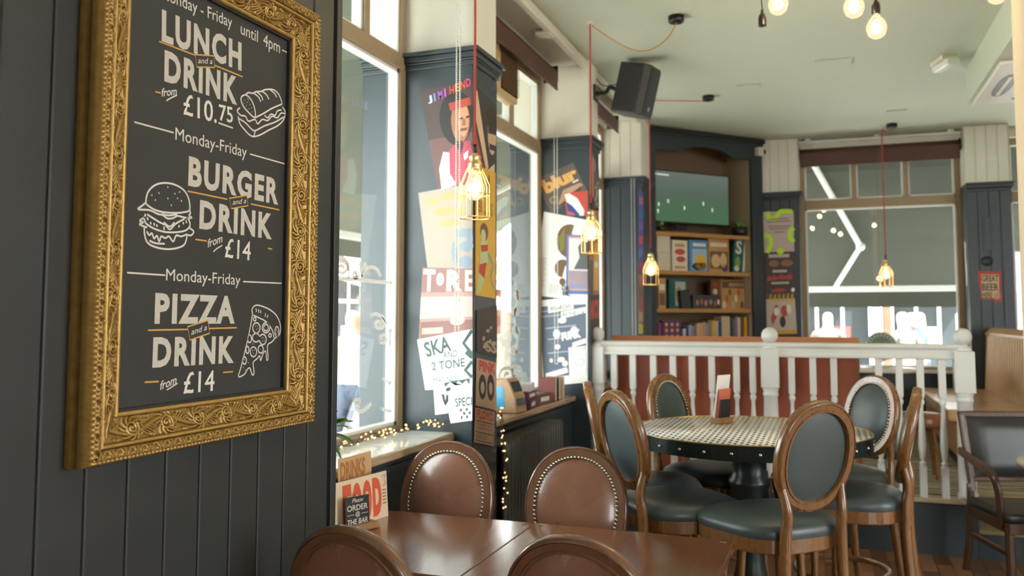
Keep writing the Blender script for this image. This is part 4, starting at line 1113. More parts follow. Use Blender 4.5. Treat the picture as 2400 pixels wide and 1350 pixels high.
def pendant(x, y, zbot, label, rose=None, hook_z=ZC, power=6):
    t = thing('pendant_lamp', label, 'lamp', (x, y, ZC), group='brass cage pendant lamps')
    zc_ = zbot + .225 - ZC
    B = T(0, 0, zc_)
    for i in range(8): inst('cage_wire', CM[0], t, B @ RZ(2 * PI * i / 8 + .2))
    inst('cage_ring', CM[1], t, B); inst('cage_ring', CM[2], t, B)
    inst('lamp_holder', CM[3], t, B); inst('cord_grip', CM[4], t, B)
    gb = inst('bulb', CM[5], t, B); inst('filament', CM[6], gb)
    lamp_light(0, 0, zc_ - .10, power, t)
    MB().tube([(0, 0, zc_ + .09), (0, 0, -.012)], .0055, 8).build('cord', cord_red, t)
    hk = MB().tube([(0, 0, 0), (0, 0, -.012), (.008, 0, -.018), (.004, 0, -.026), (-.004, 0, -.022)], .003, 6, up=(0, 1, 0)); hk.build('hook', white_m, t)
    MB().lathe([(.024, 0), (.02, -.006), (0, -.008)], 12).build('hook_plate', white_m, t)
    if rose:
        rx, ry, sag = rose[0] - x, rose[1] - y, rose[2]
        MB().lathe([(0, -.042), (.044, -.042), (.05, -.036), (.05, 0)], 24, (rx, ry, 0)).build('ceiling_rose', black_p, t)
        pts = [Vector((0, 0, -.012))]
        for i in range(1, 14):
            q = i / 14; sg = -sag * (math.sin(PI * q) ** .8) * (.55 + .9 * q) - .012 - .035 * q
            pts.append(Vector((rx * q, ry * q, sg)))
        pts.append(Vector((rx, ry, -.045)))
        MB().tube(spline(pts, 3), .0042, 6).build('swag_cord', cord_red if sag < .05 else mat('amber_braid', 'b98a55', .7), t)
    return t
zb = lambda px, py, X, Y: (lambda d: onY(px, py, Y).z)(0)
pendant(-1.388, 3.325, onX(1112, 513, -1.388).z + .004, 'brass cage pendant lamp hanging in front of the first poster pillar', power=5)
pendant(-1.385, 5.245, onX(1387, 593, -1.385).z, 'brass cage pendant lamp hanging beside the second poster pillar', (-.843, 5.326, .17))
pendant(-1.406, 7.318, onX(1525, 667, -1.406).z, 'brass cage pendant lamp hanging in front of the game cabinet', (-.905, 7.393, .0))
pendant(.579, 9.30, onY(2067, 672, 9.30).z, 'brass cage pendant lamp hanging before the far window', (.66, 9.12, .03))

# cluster of bare filament bulbs
cl = thing('bulb_cluster', 'cluster of bare filament bulbs hanging on black flex from the ceiling', 'lamp', (.18, 4.30, ZC))
MB().lathe([(0, -.05), (.09, -.05), (.10, -.04), (.10, 0)], 28).build('ceiling_rose', black_p, cl)
bm = MB().lathe([(.0001, -.145), (.02, -.142), (.038, -.128), (.0475, -.10), (.046, -.078), (.034, -.052), (.018, -.035), (.015, -.02)], 22).mesh('bulb', halo_m)
fm = MB().lathe([(.0001, -.122), (.014, -.116), (.021, -.098), (.015, -.082), (.0001, -.072)], 12).mesh('filament', core_m)
sm2 = MB().lathe([(0, -.055), (.019, -.055), (.020, -.05), (.020, -.015), (.017, 0), (.009, .01), (.006, .03), (.003, .035)], 16).mesh('socket', black_p)
def drop(p, lit=True):
    q = p - Vector((.18, 4.30, ZC))
    B = T(q.x, q.y, q.z)
    inst('socket', sm2, cl, B @ T(0, 0, .03))
    MB().tube(spline([Vector((q.x, q.y, q.z + .06)), Vector((q.x, q.y, q.z * .6)), Vector((q.x * .9, q.y * .9, -.10)), Vector((q.x * .3, q.y * .3, -.045))], 5), .003, 6).build('flex', black_p, cl)
    if lit:
        b_ = inst('bulb', bm, cl, B); inst('filament', fm, b_)
        lamp_light(q.x, q.y, q.z - .1, 9, cl)
drop(atD(2053, 22, 4.12) + Vector((0, 0, -.0)) + Vector((0, 0, .0)))
drop(atD(2000, -28, 4.05)); drop(atD(1823, -34, 4.15)); drop(atD(1787, 50, 4.3), False)
drop(atD(2335, -62, 4.0)); drop(atD(1920, -110, 4.4)); drop(atD(2120, -150, 4.3)); drop(atD(1880, -200, 3.9))

# ================================================================ on the ceiling
em = thing('emergency_light', 'white emergency light with a green indicator fixed to the ceiling', 'light', (.86, 6.9, ZC), math.radians(18))
MB().box(-.055, .055, -.10, .10, -.035, 0).build('base', mat('ivory_plastic', 'd9cdb8', .4), em, .006)
MB().prism([(-.05, -.16), (.05, -.16), (.05, .09), (-.05, .09)], -.085, -.035).build('diffuser', mat('milky_diffuser', 'dfe3e0', .2), em, .018, 3)
MB().box(.03, .05, -.105, -.098, -.040, -.022).build('indicator', glow('green_led', '5cf08a', 1.5), em)
cs = thing('air_conditioner', 'white ceiling cassette air conditioner under the boxed soffit', 'air conditioner', (1.62, 6.66, 3.13))
acw = mat('ac_white', 'd6d0c4', .4)
MB().box(-.54, .54, -.57, .57, -.028, -.0005).build('fascia', acw, cs, .01)
MB().box(-.30, .30, -.30, .30, -.036, -.028).build('grille_frame', acw, cs, .004)
for i in range(14): MB().box(-.27, .27, -.27 + i * .04, -.262 + i * .04, -.041, -.036).build('grille_slat', mat('ac_slat_grey', '8b877e', .5), cs)  # slats in a darker grey than the fascia
for a in range(4):
    R_ = RZ(a * PI / 2)
    v = MB()
    pr = ellip(-.415, 0, .055, .30, 28, p=2.6)
    v.prism([(x_, y_) for x_, y_ in pr], -.0305, -.0285); v.xform(R_); v.build('vent_slot', mat('ac_slot', '2b2c2c', .4), cs)
    f = MB().box(-.43, -.405, -.25, .25, -.036, -.0305); f.xform(R_); f.build('louvre', acw, cs, .002)
# speaker on its bracket
cS = Vector((-1.27, 6.17, 0)); cS.z = onY(1466, 216, 6.17).z
spk = thing('loudspeaker', 'black loudspeaker tilted down on a wall bracket beside the second pillar', 'loudspeaker', matrix=T(*cS) @ RZ(math.radians(-12)) @ Matrix.Rotation(math.radians(14), 4, 'Y'))
spm = mat('speaker_black', '252422', .55, bump=(300, .15, (1, 1, 1)))
h2 = .185
poly = [(-.13, -.115), (.07, -.125), (.115, -.085), (.115, .085), (.07, .125), (-.13, .115)]
MB().prism(poly, -h2, h2).build('cabinet', spm, spk, .01, 2)
MB().box(.1155, .119, -.08, .08, -h2 + .02, h2 - .02).build('grille', mat('speaker_grille', '1d1d1d', .6, bump=(500, .4, (1, 1, 1))), spk)
MB().box(.1192, .1202, -.012, .012, -h2 + .045, -h2 + .075).build('badge', mat('speaker_badge', 'a89a94', .3), spk)
br = thing('speaker_bracket', 'black angled bracket holding the loudspeaker to the pillar', 'bracket')
q0 = Vector((XP, 6.20, cS.z + .02))
MB().box(XP, XP + .012, 6.15, 6.25, q0.z - .06, q0.z + .06).build('wall_plate', black_p, br, .003)
MB().tube(spline([q0, q0 + Vector((.08, 0, .0)), q0 + Vector((.12, -.01, .03)), cS + Vector((-.115, 0, -.0))], 5), .016, 8).build('bracket_arm', black_p, br)
MB().tube(spline([Vector((XP, 6.26, cS.z + .14)), Vector((XP + .07, 6.24, cS.z + .08)), cS + Vector((-.11, .02, .08))], 6), .004, 6).build('speaker_cable', black_p, br)
# small junction box under the window head
p = onZ(1275, 62, 3.36)
jb = thing('sensor_box', 'small cream box fixed under the ceiling edge above the second window', 'sensor', (-1.68, 5.20, 3.3645))
MB().box(-.05, .05, -.05, .05, -.04, 0).build('housing', cream, jb, .006)
MB().box(-.03, .03, -.03, .03, -.046, -.04).build('cover', cream, jb, .004)

# ================================================================ blinds and their chains
blind_m = mat('brown_blind', '57382c', .6, noise=(40, '4a2e24', .3, (1, 1, 1)))
def blind(label, x, ya, yb_, z0, z1, along='y', rad=.055):
    b = thing('roller_blind', label, 'blind', (0, 0, 0), group='brown roller blinds')
    L_b = MB().lathe([(rad, ya), (rad, yb_)], 20, (0, 0, 0), True, 'y' if along == 'y' else 'x')
    if along == 'y':
        b.location = (x, 0, z1 - rad)
        L_b.build('roll', blind_m, b)
        MB().box(rad - .004, rad, ya, yb_, z0 - z1 + rad, 0).build('cloth', blind_m, b)
        MB().box(rad - .009, rad + .005, ya, yb_, z0 - z1 + rad - .012, z0 - z1 + rad).build('bottom_bar', blind_m, b, .003)
        for y in (ya - .01, yb_): MB().box(-rad, rad, y, y + .01, -rad, rad + .01).build('end_bracket', black_p, b)
    else:
        b.location = (0, x, z1 - rad)
        L_b.build('roll', blind_m, b)
        MB().box(ya, yb_, -rad, -rad + .004, z0 - z1 + rad, 0).build('cloth', blind_m, b)
        MB().box(ya, yb_, -rad - .005, -rad + .009, z0 - z1 + rad - .012, z0 - z1 + rad).build('bottom_bar', blind_m, b, .003)
        for y in (ya - .01, yb_): MB().box(y, y + .01, -rad, rad, -rad, rad + .01).build('end_bracket', black_p, b)
    return b
blind('brown roller blind over the second window, between the two poster pillars', -1.86, 4.16, 5.90, 3.165, 3.33)
blind('brown roller blind over the third window, behind the loudspeaker', -1.80, 6.32, 7.60, 3.19, 3.335)
zt = onY(2058, 338, 9.62).z; zbm = onY(2058, 380, 9.62).z
blind('wide brown roller blind above the far window', 9.66, FX0 + .02, FX1 - .02, zbm, min(zt, 3.345), 'x')
rl = thing('blind_rail', 'white rail fixed at the ceiling above the far window blind', 'rail', (0, 0, 0))
MB().box(FX0 + .01, FX1 - .01, 9.575, 9.60, 3.352, 3.375).build('rail_bar', white_m, rl, .004)
for xx in (FX0 + .1, .55, FX1 - .1): MB().box(xx - .03, xx + .03, 9.57, 9.605, 3.375, ZC - .0005).build('rail_clip', cream, rl, .003)
bead_m = mat('chain_bead', 'd8d6cd', .3)
def chain(label, pa, pb, z0, z1, r=.0045):
    """two hanging strands of beads joined by a loop at the bottom"""
    c = thing('blind_chain', label, 'blind chain', (0, 0, 0), group='beaded blind chains')
    pitch = r * 2.6
    for P in (pa, pb):
        n = int((z1 - z0) / pitch); b = MB(); dn = .003
        for i in range(n): b.sphere((P[0], P[1], z0 + i * pitch), r, 6, 4)
        b.tube([(P[0], P[1], z0), (P[0], P[1], z1)], .0012, 4)
        stuff(b.build('bead_strand', bead_m, c))
    m = MB(); mid = [(pa[0] + (pb[0] - pa[0]) * t, pa[1] + (pb[1] - pa[1]) * t, z0 - r * 2.4 * math.sin(PI * t)) for t in (0, .25, .5, .75, 1)]
    m.tube(mid, r * .6, 6); m.build('loop', bead_m, c)
    return c
Y1 = 3.81 - .06
a, b_ = onY(1069, 400, Y1), onY(1077, 400, Y1)
chain('long beaded blind chain hanging in front of the guitarist poster', (a.x, Y1), (b_.x, Y1), onY(1073, 790, Y1).z, 3.36)
Y2 = 6.02 - .05
a, b_ = onY(1299, 400, Y2), onY(1306, 400, Y2)
chain('beaded blind chain hanging in front of the second poster pillar', (a.x, Y2), (b_.x, Y2), onY(1300, 850, Y2).z, onY(1300, 298, Y2).z, .0042)
Y3 = 7.95 - .05
a, b_ = onY(1481, 600, Y3), onY(1488, 600, Y3)
chain('thin beaded blind chain hanging in front of the blue planked pillar', (a.x, Y3), (b_.x, Y3), 1.32, 2.81, .004)
# ================================================================ posters
class Poster:
    """a sheet whose corners (top left, top right, bottom right, bottom left) lie on one face of a pillar"""
    def __init__(s, name, label, face, q, paper, k=0, cat='poster', group='posters pasted on the pillars', t=.0012):
        if face[0] == 'Y': W = [onY(x, y, face[1]) for x, y in q]; ex = Vector((1, 0, 0)); nz = Vector((0, -1, 0))
        else: W = [onX(x, y, face[1]) for x, y in q]; ex = Vector((0, 1, 0)); nz = Vector((1, 0, 0))
        o = W[3] + nz * (.0004 + .0016 * k)
        s.o = thing(name, label, cat, matrix=basis(o, ex, (0, 0, 1)), group=group)
        s.c = [Vector(((w - W[3]).dot(ex), w.z - W[3].z)) for w in W]
        s.t = t; s.n = 0
        MB().prism([tuple(s.c[i]) for i in (3, 2, 1, 0)], 0, t).build('sheet', paper, s.o)
    def uv(s, u, v):
        a = s.c[3].lerp(s.c[2], u); b = s.c[0].lerp(s.c[1], u); return a.lerp(b, v)
    def z(s): s.n += 1; return s.t + .00018 * s.n
    def poly(s, pts, m, name='print'):
        P = [s.uv(*p) for p in pts]; flat_poly([tuple(p) for p in P], s.z()).build(name, m, s.o); return s
    def rect(s, u0, v0, u1, v1, m): return s.poly([(u0, v0), (u1, v0), (u1, v1), (u0, v1)], m)
    def oval(s, u, v, a, b, m, p=2): return s.poly(ellip(u, v, a, b, 20, p=p), m)
    def line(s, pts, w, m, smooth=True):
        P = [s.uv(*p) for p in pts]; b = MB(); ribbon(b, spline(P, 5) if smooth and len(P) > 2 else P, w, s.z()); b.build('print', m, s.o); return s
    def text(s, st, u0, v0, u1, v1, m, rot=0, **k):
        me = text_mesh(st, 1, 1, **k); z = s.z(); ca, sa = math.cos(rot), math.sin(rot)
        asp = (s.c[2] - s.c[3]).length / max(1e-6, (s.c[0] - s.c[3]).length)
        for vx in me.vertices:
            x = (vx.co.x) * (u1 - u0); y = vx.co.y * (v1 - v0) / asp
            p = s.uv(u0 + x * ca - y * sa, v0 + (x * sa + y * ca) * asp); vx.co = (p.x, p.y, z)
        me.update(); me.materials.append(m); inst('lettering', me, s.o); return s
P_ = lambda n, c: mat('ink_' + n, c, .55)
f1, f1r, f2, f2r = ('Y', 3.81), ('X', XP), ('Y', 6.02), ('X', XP)
ink, wht, crm = P_('black', '2a2c2e'), P_('white', 'e6e6e0'), P_('cream', 'dcd2bc')
q = Poster('poster', 'dark poster of a singer in a red waistcoat below rainbow lettering, top of first pillar', f1, [(984, 214), (1108, 187), (1108, 432), (1026, 446)], P_('umber', '4a3a36'), 0)
q.rect(.0, 0, 1, .5, P_('plumbrown', '6a4c48'))
q.oval(.66, .66, .36, .26, P_('hair', '241d1c')); q.oval(.74, .62, .20, .20, P_('skin', 'a06a4c')); q.oval(.80, .63, .12, .16, P_('skinlit', 'c08a66')); q.poly([(.52, .82), (.95, .84), (.97, .76), (.55, .74)], P_('headband', 'a8402f'))
q.poly([(.70, .655), (.80, .66), (.80, .64), (.70, .635)], ink); q.poly([(.86, .66), (.95, .665), (.95, .645), (.86, .64)], ink); q.poly([(.70, .555), (.90, .55), (.86, .525), (.74, .525)], P_('lips', '6b3b2d')); q.poly([(.79, .64), (.84, .64), (.86, .575), (.77, .575)], P_('nose', '8d5a40'))
q.poly([(.40, .35), (.62, .42), (.95, .42), (1, .30), (1, .04), (.25, .02), (.3, .2)], P_('waistcoat', 'b0455a')); q.poly([(.30, .36), (.44, .34), (.40, .14), (.55, .02), (.12, .0), (.14, .2)], P_('sleeve', 'd8d6d6')); q.poly([(.62, .40), (.72, .30), (.80, .40), (.74, .44)], P_('scarf', '3a2426')); q.poly([(.78, .30), (.9, .33), (.88, .26), (.8, .24)], wht)
for i, (st, cc) in enumerate((('J', 'b9c8e4'), ('I', '8f8ed6'), ('M', '9b5fc4'), ('I', 'd455b0'), ('H', 'c8473c'), ('E', 'd8822e'), ('N', 'cf5a30'), ('D', 'd8508a'))):
    u = .13 + i * .105 + (.02 if i > 3 else 0); q.text(st, u + (.02 if st == 'I' else 0), .855 + .012 * i, u + (.05 if st == 'I' else .085), .935 + .012 * i, P_('rainbow%d' % i, cc), bold=.03)
q = Poster('poster', 'washed-out pale poster with orange blotches and blue birds, middle of first pillar', f1, [(981, 452), (1108, 430), (1108, 640), (1003, 634)], P_('faded', 'a89f90'), 1)
for (u, v, a, b_) in ((.25, .86, .14, .05), (.55, .9, .16, .05), (.82, .87, .12, .05), (.45, .72, .22, .05), (.55, .58, .2, .05), (.75, .70, .12, .05)): q.oval(u, v, a, b_, P_('faded_orange', 'c9a070'))
for (u, v, a, b_) in ((.82, .45, .16, .05), (.88, .30, .14, .06), (.62, .22, .05, .14), (.85, .12, .14, .07), (.95, .38, .06, .12)): q.oval(u, v, a, b_, P_('faded_blue', '8496a4'))
q = Poster('poster', 'pinkish rock poster with large cream capitals, above the white ska poster', f1, [(991, 627), (1108, 630), (1108, 800), (982, 810)], P_('rose', 'b08d86'), 2)
q.rect(.0, .68, 1, 1, P_('rose_dark', '96706c')); q.rect(.02, .0, 1, .30, P_('rose_car', '8c6660')); q.rect(.05, .14, .45, .22, P_('roseb', 'c8aaa2')); q.oval(.72, .30, .14, .07, P_('roseb', 'c8aaa2')); q.rect(.0, .34, 1, .62, P_('rosec', 'cdb2aa'))
q.text('T', .03, .69, .27, .98, crm, bold=.045); q.oval(.37, .85, .075, .085, crm); q.text('R', .50, .69, .80, .98, crm, bold=.07); q.rect(.86, .69, .93, .98, crm); q.rect(.93, .69, 1, .75, crm); q.rect(.93, .81, 1, .86, crm); q.rect(.93, .92, 1, .98, crm)
q = Poster('poster', 'white ska poster with slanted dark capitals and checks, low on first pillar', f1, [(979, 796), (1108, 771), (1108, 906), (998, 914)], P_('whitepaper', 'e4e6e2'), 3)
dk = P_('greenblack', '39504f')
q.text('SKA', .13, .62, .62, .92, dk, rot=.12, bold=.03); q.text('AND', .44, .56, .72, .68, dk, bold=.012); q.text('2 TONE', .20, .36, .86, .52, dk, bold=.02); q.text('MADNESS', .20, .12, .74, .22, dk); 
q.line([(1, .98), (.84, .78), (1.0, .56)], .018, dk, False); q.line([(.88, .62), (1, .50)], .02, dk, False); q.line([(1, .44), (.86, .30), (1, .16)], .018, dk, False); q.poly([(.42, .03), (.95, .06), (.95, .15), (.42, .11)], dk); q.poly([(.46, .045), (.55, .11), (.64, .05), (.72, .12), (.8, .06), (.88, .12), (.92, .07), (.8, .055)], wht)
q = Poster('poster', 'torn white flyer with a dancing figure and small checks at the foot of first pillar', f1, [(1040, 906), (1108, 900), (1108, 985), (1058, 992)], P_('whitepaper', 'e4e6e2'), 4)
q.text('THE', .30, .74, .42, .78, dk); q.text('SPECI', .34, .42, .99, .66, dk, bold=.02)
for i in range(8): q.rect(.50 + .12 * (i % 4), .08 + .10 * ((i + i // 4) % 2) + .1 * (i // 4), .58 + .12 * (i % 4), .16 + .10 * ((i + i // 4) % 2) + .1 * (i // 4), dk)
q = Poster('sticker', 'white cut-out of a dancing man with a black suit at the foot of first pillar', f1, [(1018, 912), (1062, 906), (1052, 968), (1022, 972)], wht, 5, 'sticker')
q.poly([(.42, .78), (.85, .70), (.9, .45), (.72, .28), (.55, .5)], ink); q.oval(.8, .92, .14, .08, ink); q.poly([(.62, .72), (.72, .72), (.70, .5)], wht)
# inner face of first pillar
q = Poster('poster', 'dark poster with red and cream flag stripes, high on the inner side of first pillar', f1r, [(1111, 198), (1163, 246), (1163, 505), (1111, 520)], P_('night', '34302f'), 0)
q.poly([(0, .92), (.12, .98), (.62, .42), (.55, .36), (0, .80)], P_('flagcream', 'c9a98a')); q.poly([(0, .72), (.4, .40), (.35, .36), (0, .58)], P_('flagred', '9c4a38')); q.poly([(.1, .30), (.9, .46), (.9, .38), (.1, .22)], P_('flagcream', 'c9a98a')); q.poly([(.62, .10), (1, .40), (1, .2), (.8, 0), (.62, 0)], P_('flagnavy', '2c3350')); q.oval(.78, .70, .20, .17, P_('sepia', 'b9987e')); q.oval(.76, .84, .24, .10, P_('curls', '2c2423')); q.poly([(.6, .76), (1, .78), (1, .72), (.6, .70)], ink); q.poly([(.66, .62), (.95, .62), (.95, .57), (.66, .57)], ink)
q = Poster('poster', 'mustard yellow poster with a cartoon swimmer, inner side of first pillar', f1r, [(1113, 385), (1160, 405), (1160, 700), (1113, 692)], P_('mustard', 'c79d36'), 1)
q.oval(.42, .50, .20, .07, P_('pinup_hair', '6a3f34')); q.oval(.38, .47, .12, .05, P_('mint', 'a9b98a')); q.poly([(.25, .42), (.55, .44), (.62, .30), (.40, .12), (.20, .02), (.08, .02), (.22, .25)], P_('mint', 'a9b98a')); q.poly([(.25, .39), (.6, .41), (.6, .36), (.28, .34)], P_('bikini', 'a8402f')); q.poly([(.18, .24), (.55, .27), (.42, .14), (.15, .18)], P_('bikini', 'a8402f')); q.line([(.62, .34), (.85, .26), (.75, .16), (.9, .08)], .014, P_('aqua', '5d8ea0')); q.text('BILLIS', .12, .64, .86, .74, P_('mustard_dark', '9a742a'), bold=.02); q.poly([(.55, .86), (.65, .97), (.72, .85), (.6, .8)], ink)
q = Poster('poster', 'brownish black photograph poster on the inner side of first pillar', f1r, [(1115, 728), (1163, 716), (1163, 838), (1115, 824)], P_('sooty', '3b322d'), 2)
for i in range(14): q.oval(.3 + .6 * random.random(), .1 + .5 * random.random(), .06, .035, P_('sootlight', 'a08a74'))
q.text('SS', .4, .06, .95, .30, P_('sootlight', 'a08a74'), bold=.03)
q = Poster('poster', 'tan handbill with a red band name above two faces, inner side of first pillar', f1r, [(1114, 838), (1161, 850), (1161, 962), (1112, 950)], P_('tanpaper', 'a5876c'), 3)
q.text('PINK', .12, .74, .95, .97, P_('posterred', 'a83a38'), bold=.05); q.oval(.3, .42, .18, .26, P_('faceink', '3a2c28')); q.oval(.7, .45, .18, .28, P_('faceink', '3a2c28')); q.oval(.3, .40, .09, .13, P_('sootlight', 'a08a74')); q.oval(.7, .43, .09, .13, P_('sootlight', 'a08a74'))
q = Poster('poster', 'tan handbill with a red band name and small black print, foot of first pillar', f1r, [(1111, 955), (1156, 966), (1154, 1046), (1108, 1036)], P_('tanpaper', 'a5876c'), 4)
q.text('FLOYD', .06, .70, .95, .97, P_('posterred', 'a83a38'), bold=.05)
for v in (.62, .30, .06): q.rect(.05, v, .95, v + .025, P_('faceink', '3a2c28'))
for v in (.52, .42, .2, .13): q.text('THURSDAY NIGHT', .08, v, .62 + .3 * (v > .4), v + .05, P_('faceink', '3a2c28'))
# second pillar
q = Poster('poster', 'tilted brown record poster with rounded orange lettering on second pillar', f2, [(1253, 421), (1343, 381), (1378, 450), (1292, 500)], P_('taupe', '5b4f49'), 0)
q.text('blur', .10, .50, .98, .90, P_('apricot', 'd9a55e'), bold=.06); q.oval(.20, .28, .11, .11, P_('olivedisc', '8c7c52')); q.oval(.20, .28, .06, .06, P_('taupe', '5b4f49')); q.poly([(.25, .12), (.5, .40), (.92, .36), (.98, .26), (.5, .2), (.35, .02)], P_('car', 'b08a70')); q.poly([(.28, .08), (.9, .26), (.9, .16), (.3, .0)], P_('cardark', '46362f')); q.rect(.78, .44, .93, .48, wht)
q = Poster('poster', 'red poster with white and blue curved bands, overlapping the brown record poster', f2, [(1323, 453), (1378, 447), (1378, 506), (1328, 504)], P_('scarlet', 'b5443a'), 1)
q.poly([(0, .95), (.2, .98), (.55, .72), (.85, .2), (.8, 0), (.5, 0), (.35, .3), (.05, .62)], wht); q.poly([(.05, .60), (.3, .42), (.62, .05), (.6, 0), (.08, 0)], P_('royal', '2c3f86')); q.poly([(.08, .18), (.3, .12), (.42, 0), (.08, 0)], P_('scarlet2', 'c8504a'))
q = Poster('poster', 'white poster with a large brown disc and smaller discs on second pillar', f2, [(1275, 496), (1378, 516), (1378, 706), (1251, 692)], P_('whitepaper', 'e4e6e2'), 2)
q.oval(.64, .70, .30, .21, P_('discbrown', '6a5236')); q.poly([(.38, .72), (.5, .86), (.52, .60), (.44, .56)], P_('disc_olive', '7d7434')); q.poly([(.70, .90), (.88, .86), (.86, .72), (.74, .70), (.66, .80)], wht); q.oval(.52, .36, .17, .11, P_('discbrown', '6a5236')); q.poly([(.56, .40), (.66, .38), (.7, .24), (.5, .22)], wht); q.oval(.52, .20, .06, .045, P_('discbrown', '6a5236')); q.oval(.66, .20, .06, .045, P_('discbrown', '6a5236'))
for i in range(16): q.rect(.07, .12 + .022 * i, .19 - .05 * (i % 3) / 3, .126 + .022 * i, P_('smallprint', '9a9a96'))
for i in range(6): q.rect(.28, .05 + .02 * i, .46, .056 + .02 * i, P_('smallprint', '9a9a96'))
q.text('DA', .52, .10, .66, .16, ink, bold=.02); q.text('BL', .54, .04, .68, .09, ink, bold=.02)
q = Poster('poster', 'blue-bordered book cover poster with a dark bust, overlapping the disc poster', f2, [(1328, 550), (1378, 552), (1378, 690), (1327, 689)], P_('cobalt', '5470ac'), 3)
q.rect(.10, .06, 1, .97, P_('peach', 'c59a84')); q.rect(.14, .40, 1, .94, P_('offwhite', 'd6d6d0')); q.rect(.14, .09, 1, .39, P_('lilacblue', '8389b4')); q.poly([(.35, .42), (.62, .62), (.55, .80), (.75, .90), (1, .88), (1, .42)], P_('bust', '55585a'))
for i in range(5): q.rect(.2 + .16 * i, .22 + .03 * (i % 2), .28 + .16 * i, .36, P_('copper', 'b58452'))
q.rect(.14, .175, 1, .20, P_('copper', 'b58452'))
q = Poster('poster', 'white-bordered punk gig poster with torn paper headings, bottom of second pillar', f2, [(1251, 706), (1378, 692), (1378, 896), (1269, 906)], P_('whitepaper', 'e4e6e2'), 4)
sl = P_('slateblue', '5c6678')
q.poly([(.08, .10), (.97, .10), (.97, .90), (.08, .93)], sl)
q.poly([(.26, .84), (.74, .86), (.74, .95), (.26, .94)], wht); q.text('ANARCHY', .30, .865, .70, .92, ink); q.poly([(.50, .76), (.98, .80), (.98, .87), (.50, .84)], wht); q.text('IN THE U.K.', .53, .785, .96, .83, ink)
for v, u0, u1 in ((.86, .05, .26), (.80, .14, .50), (.66, .18, .78), (.53, .22, .56), (.37, .2, .6)): q.rect(u0, v, u1, v + .014, P_('slatelight', 'a5acb8'))
q.oval(.52, .74, .08, .035, wht); q.oval(.40, .59, .07, .055, wht); q.oval(.74, .61, .07, .045, wht); q.oval(.58, .57, .05, .03, P_('slatelight', 'a5acb8')); q.oval(.40, .44, .06, .03, wht); q.oval(.26, .29, .035, .025, wht); q.oval(.46, .29, .08, .03, wht); q.oval(.54, .24, .06, .035, wht)
q.text('PUNK', .50, .50, .88, .60, wht, rot=.10, bold=.08); q.poly([(.70, .47), (.97, .51), (.97, .45), (.70, .42)], wht); q.rect(.62, .10, .97, .42, wht); q.text('ROCK CLUB', .68, .38, .96, .41, sl); q.rect(.68, .32, .96, .324, sl); q.oval(.84, .24, .10, .05, P_('slatelight', 'a5acb8')); q.oval(.84, .24, .08, .04, wht)
q.poly([(.12, .15), (.58, .20), (.60, .13), (.12, .08)], wht); q.line([(.12, .15), (.58, .20), (.60, .13), (.12, .08), (.12, .15)], .005, sl, False)
for nm, qq, m, lab in (('flyer', [(1382, 350), (1396, 380), (1396, 470), (1382, 455)], P_('dustyrose', '9c7a6c'), 'narrow dusty pink flyer on the inner side of second pillar'),
                       ('flyer', [(1391, 402), (1403, 396), (1403, 492), (1391, 492)], P_('barkphoto', '5a4d42'), 'dark photograph flyer high on the inner side of second pillar'),
                       ('flyer', [(1380, 490), (1403, 488), (1403, 692), (1380, 690)], P_('rustposter', '9a6236'), 'rust orange poster on the inner side of second pillar')):
    q = Poster(nm, lab, f2r, qq, m, 0 if 'dusty' in lab else 1)
    if 'rust' in lab: q.rect(.45, .05, .95, .6, P_('ambercloth', 'c99a4a')); q.rect(0, 0, .4, .4, P_('umber', '4a3a36')); q.oval(.7, .35, .2, .04, crm)
    if 'photograph' in lab:
        for i in range(9): q.oval(.2 + .6 * random.random(), .1 + .8 * random.random(), .2, .05, P_('sootlight', 'a08a74'))
q = Poster('poster', 'black poster with jagged red capitals above the left newel post', f2r, [(1381, 692), (1404, 690), (1404, 800), (1381, 808)], P_('blackbrown', '33261f'), 2)
q.text('NICK', .02, .50, .98, .90, P_('flame', 'b0402a'), bold=.07)
# third pillar: bright collage
q = Poster('poster', 'bright purple and red comic collage on the inner side of the planked pillar', ('X', XP + .001), [(1497, 440), (1507, 452), (1507, 640), (1497, 636)], P_('violet', '5c4fa0'), 0)
for i, c in enumerate(('a8405c', '4a7fc0', 'c8485a', '7a5fb4', '3f6fae', 'b06a9a')): q.poly([(0, .16 * i), (1, .16 * i + .05), (1, .16 * i + .14), (0, .16 * i + .10)], P_('collage%d' % i, c))
q = Poster('poster', 'faded red and yellow comic collage low on the planked pillar', ('X', XP + .001), [(1497, 640), (1507, 644), (1507, 782), (1497, 782)], P_('ochrered', 'a0604a'), 0)
for i, c in enumerate(('c9bf3a', 'b99a6a', 'a8484a', '7d5f4a', 'b0706a')): q.poly([(0, .2 * i), (1, .2 * i), (1, .2 * i + .15), (0, .2 * i + .17)], P_('collageb%d' % i, c))
# fourth pillar
f4 = ('Y', YF - .009)
neon = mat('ink_neon', 'b8e020', .5)
q = Poster('poster', 'grey pub notice with neon yellow curves, top of the three on the far pillar', f4, [(1788, 497), (1860, 494), (1862, 590), (1791, 593)], P_('noticegrey', 'b8a69c'), 0)
q.line([(.14, 1.0), (.2, .86), (.36, .82), (.5, .93), (.6, 1.0), (.95, .985)], .045, neon); q.line([(.02, .44), (.2, .38), (.24, .22), (.1, .0)], .045, neon); q.line([(1.0, .58), (.88, .5), (.87, .35), (.99, .24)], .045, neon); q.oval(.54, .03, .12, .08, neon)
for v, a, b_ in ((.80, .2, .85), (.74, .12, .9), (.62, .15, .9), (.56, .2, .8), (.48, .35, .7)): q.rect(a, v, b_, v + .03, P_('noticebrown', '8a7468'))
q = Poster('poster', 'black event poster with red title, middle of the three on the far pillar', f4, [(1793, 591), (1861, 589), (1862, 686), (1795, 688)], P_('nightbrown', '3f332d'), 0)
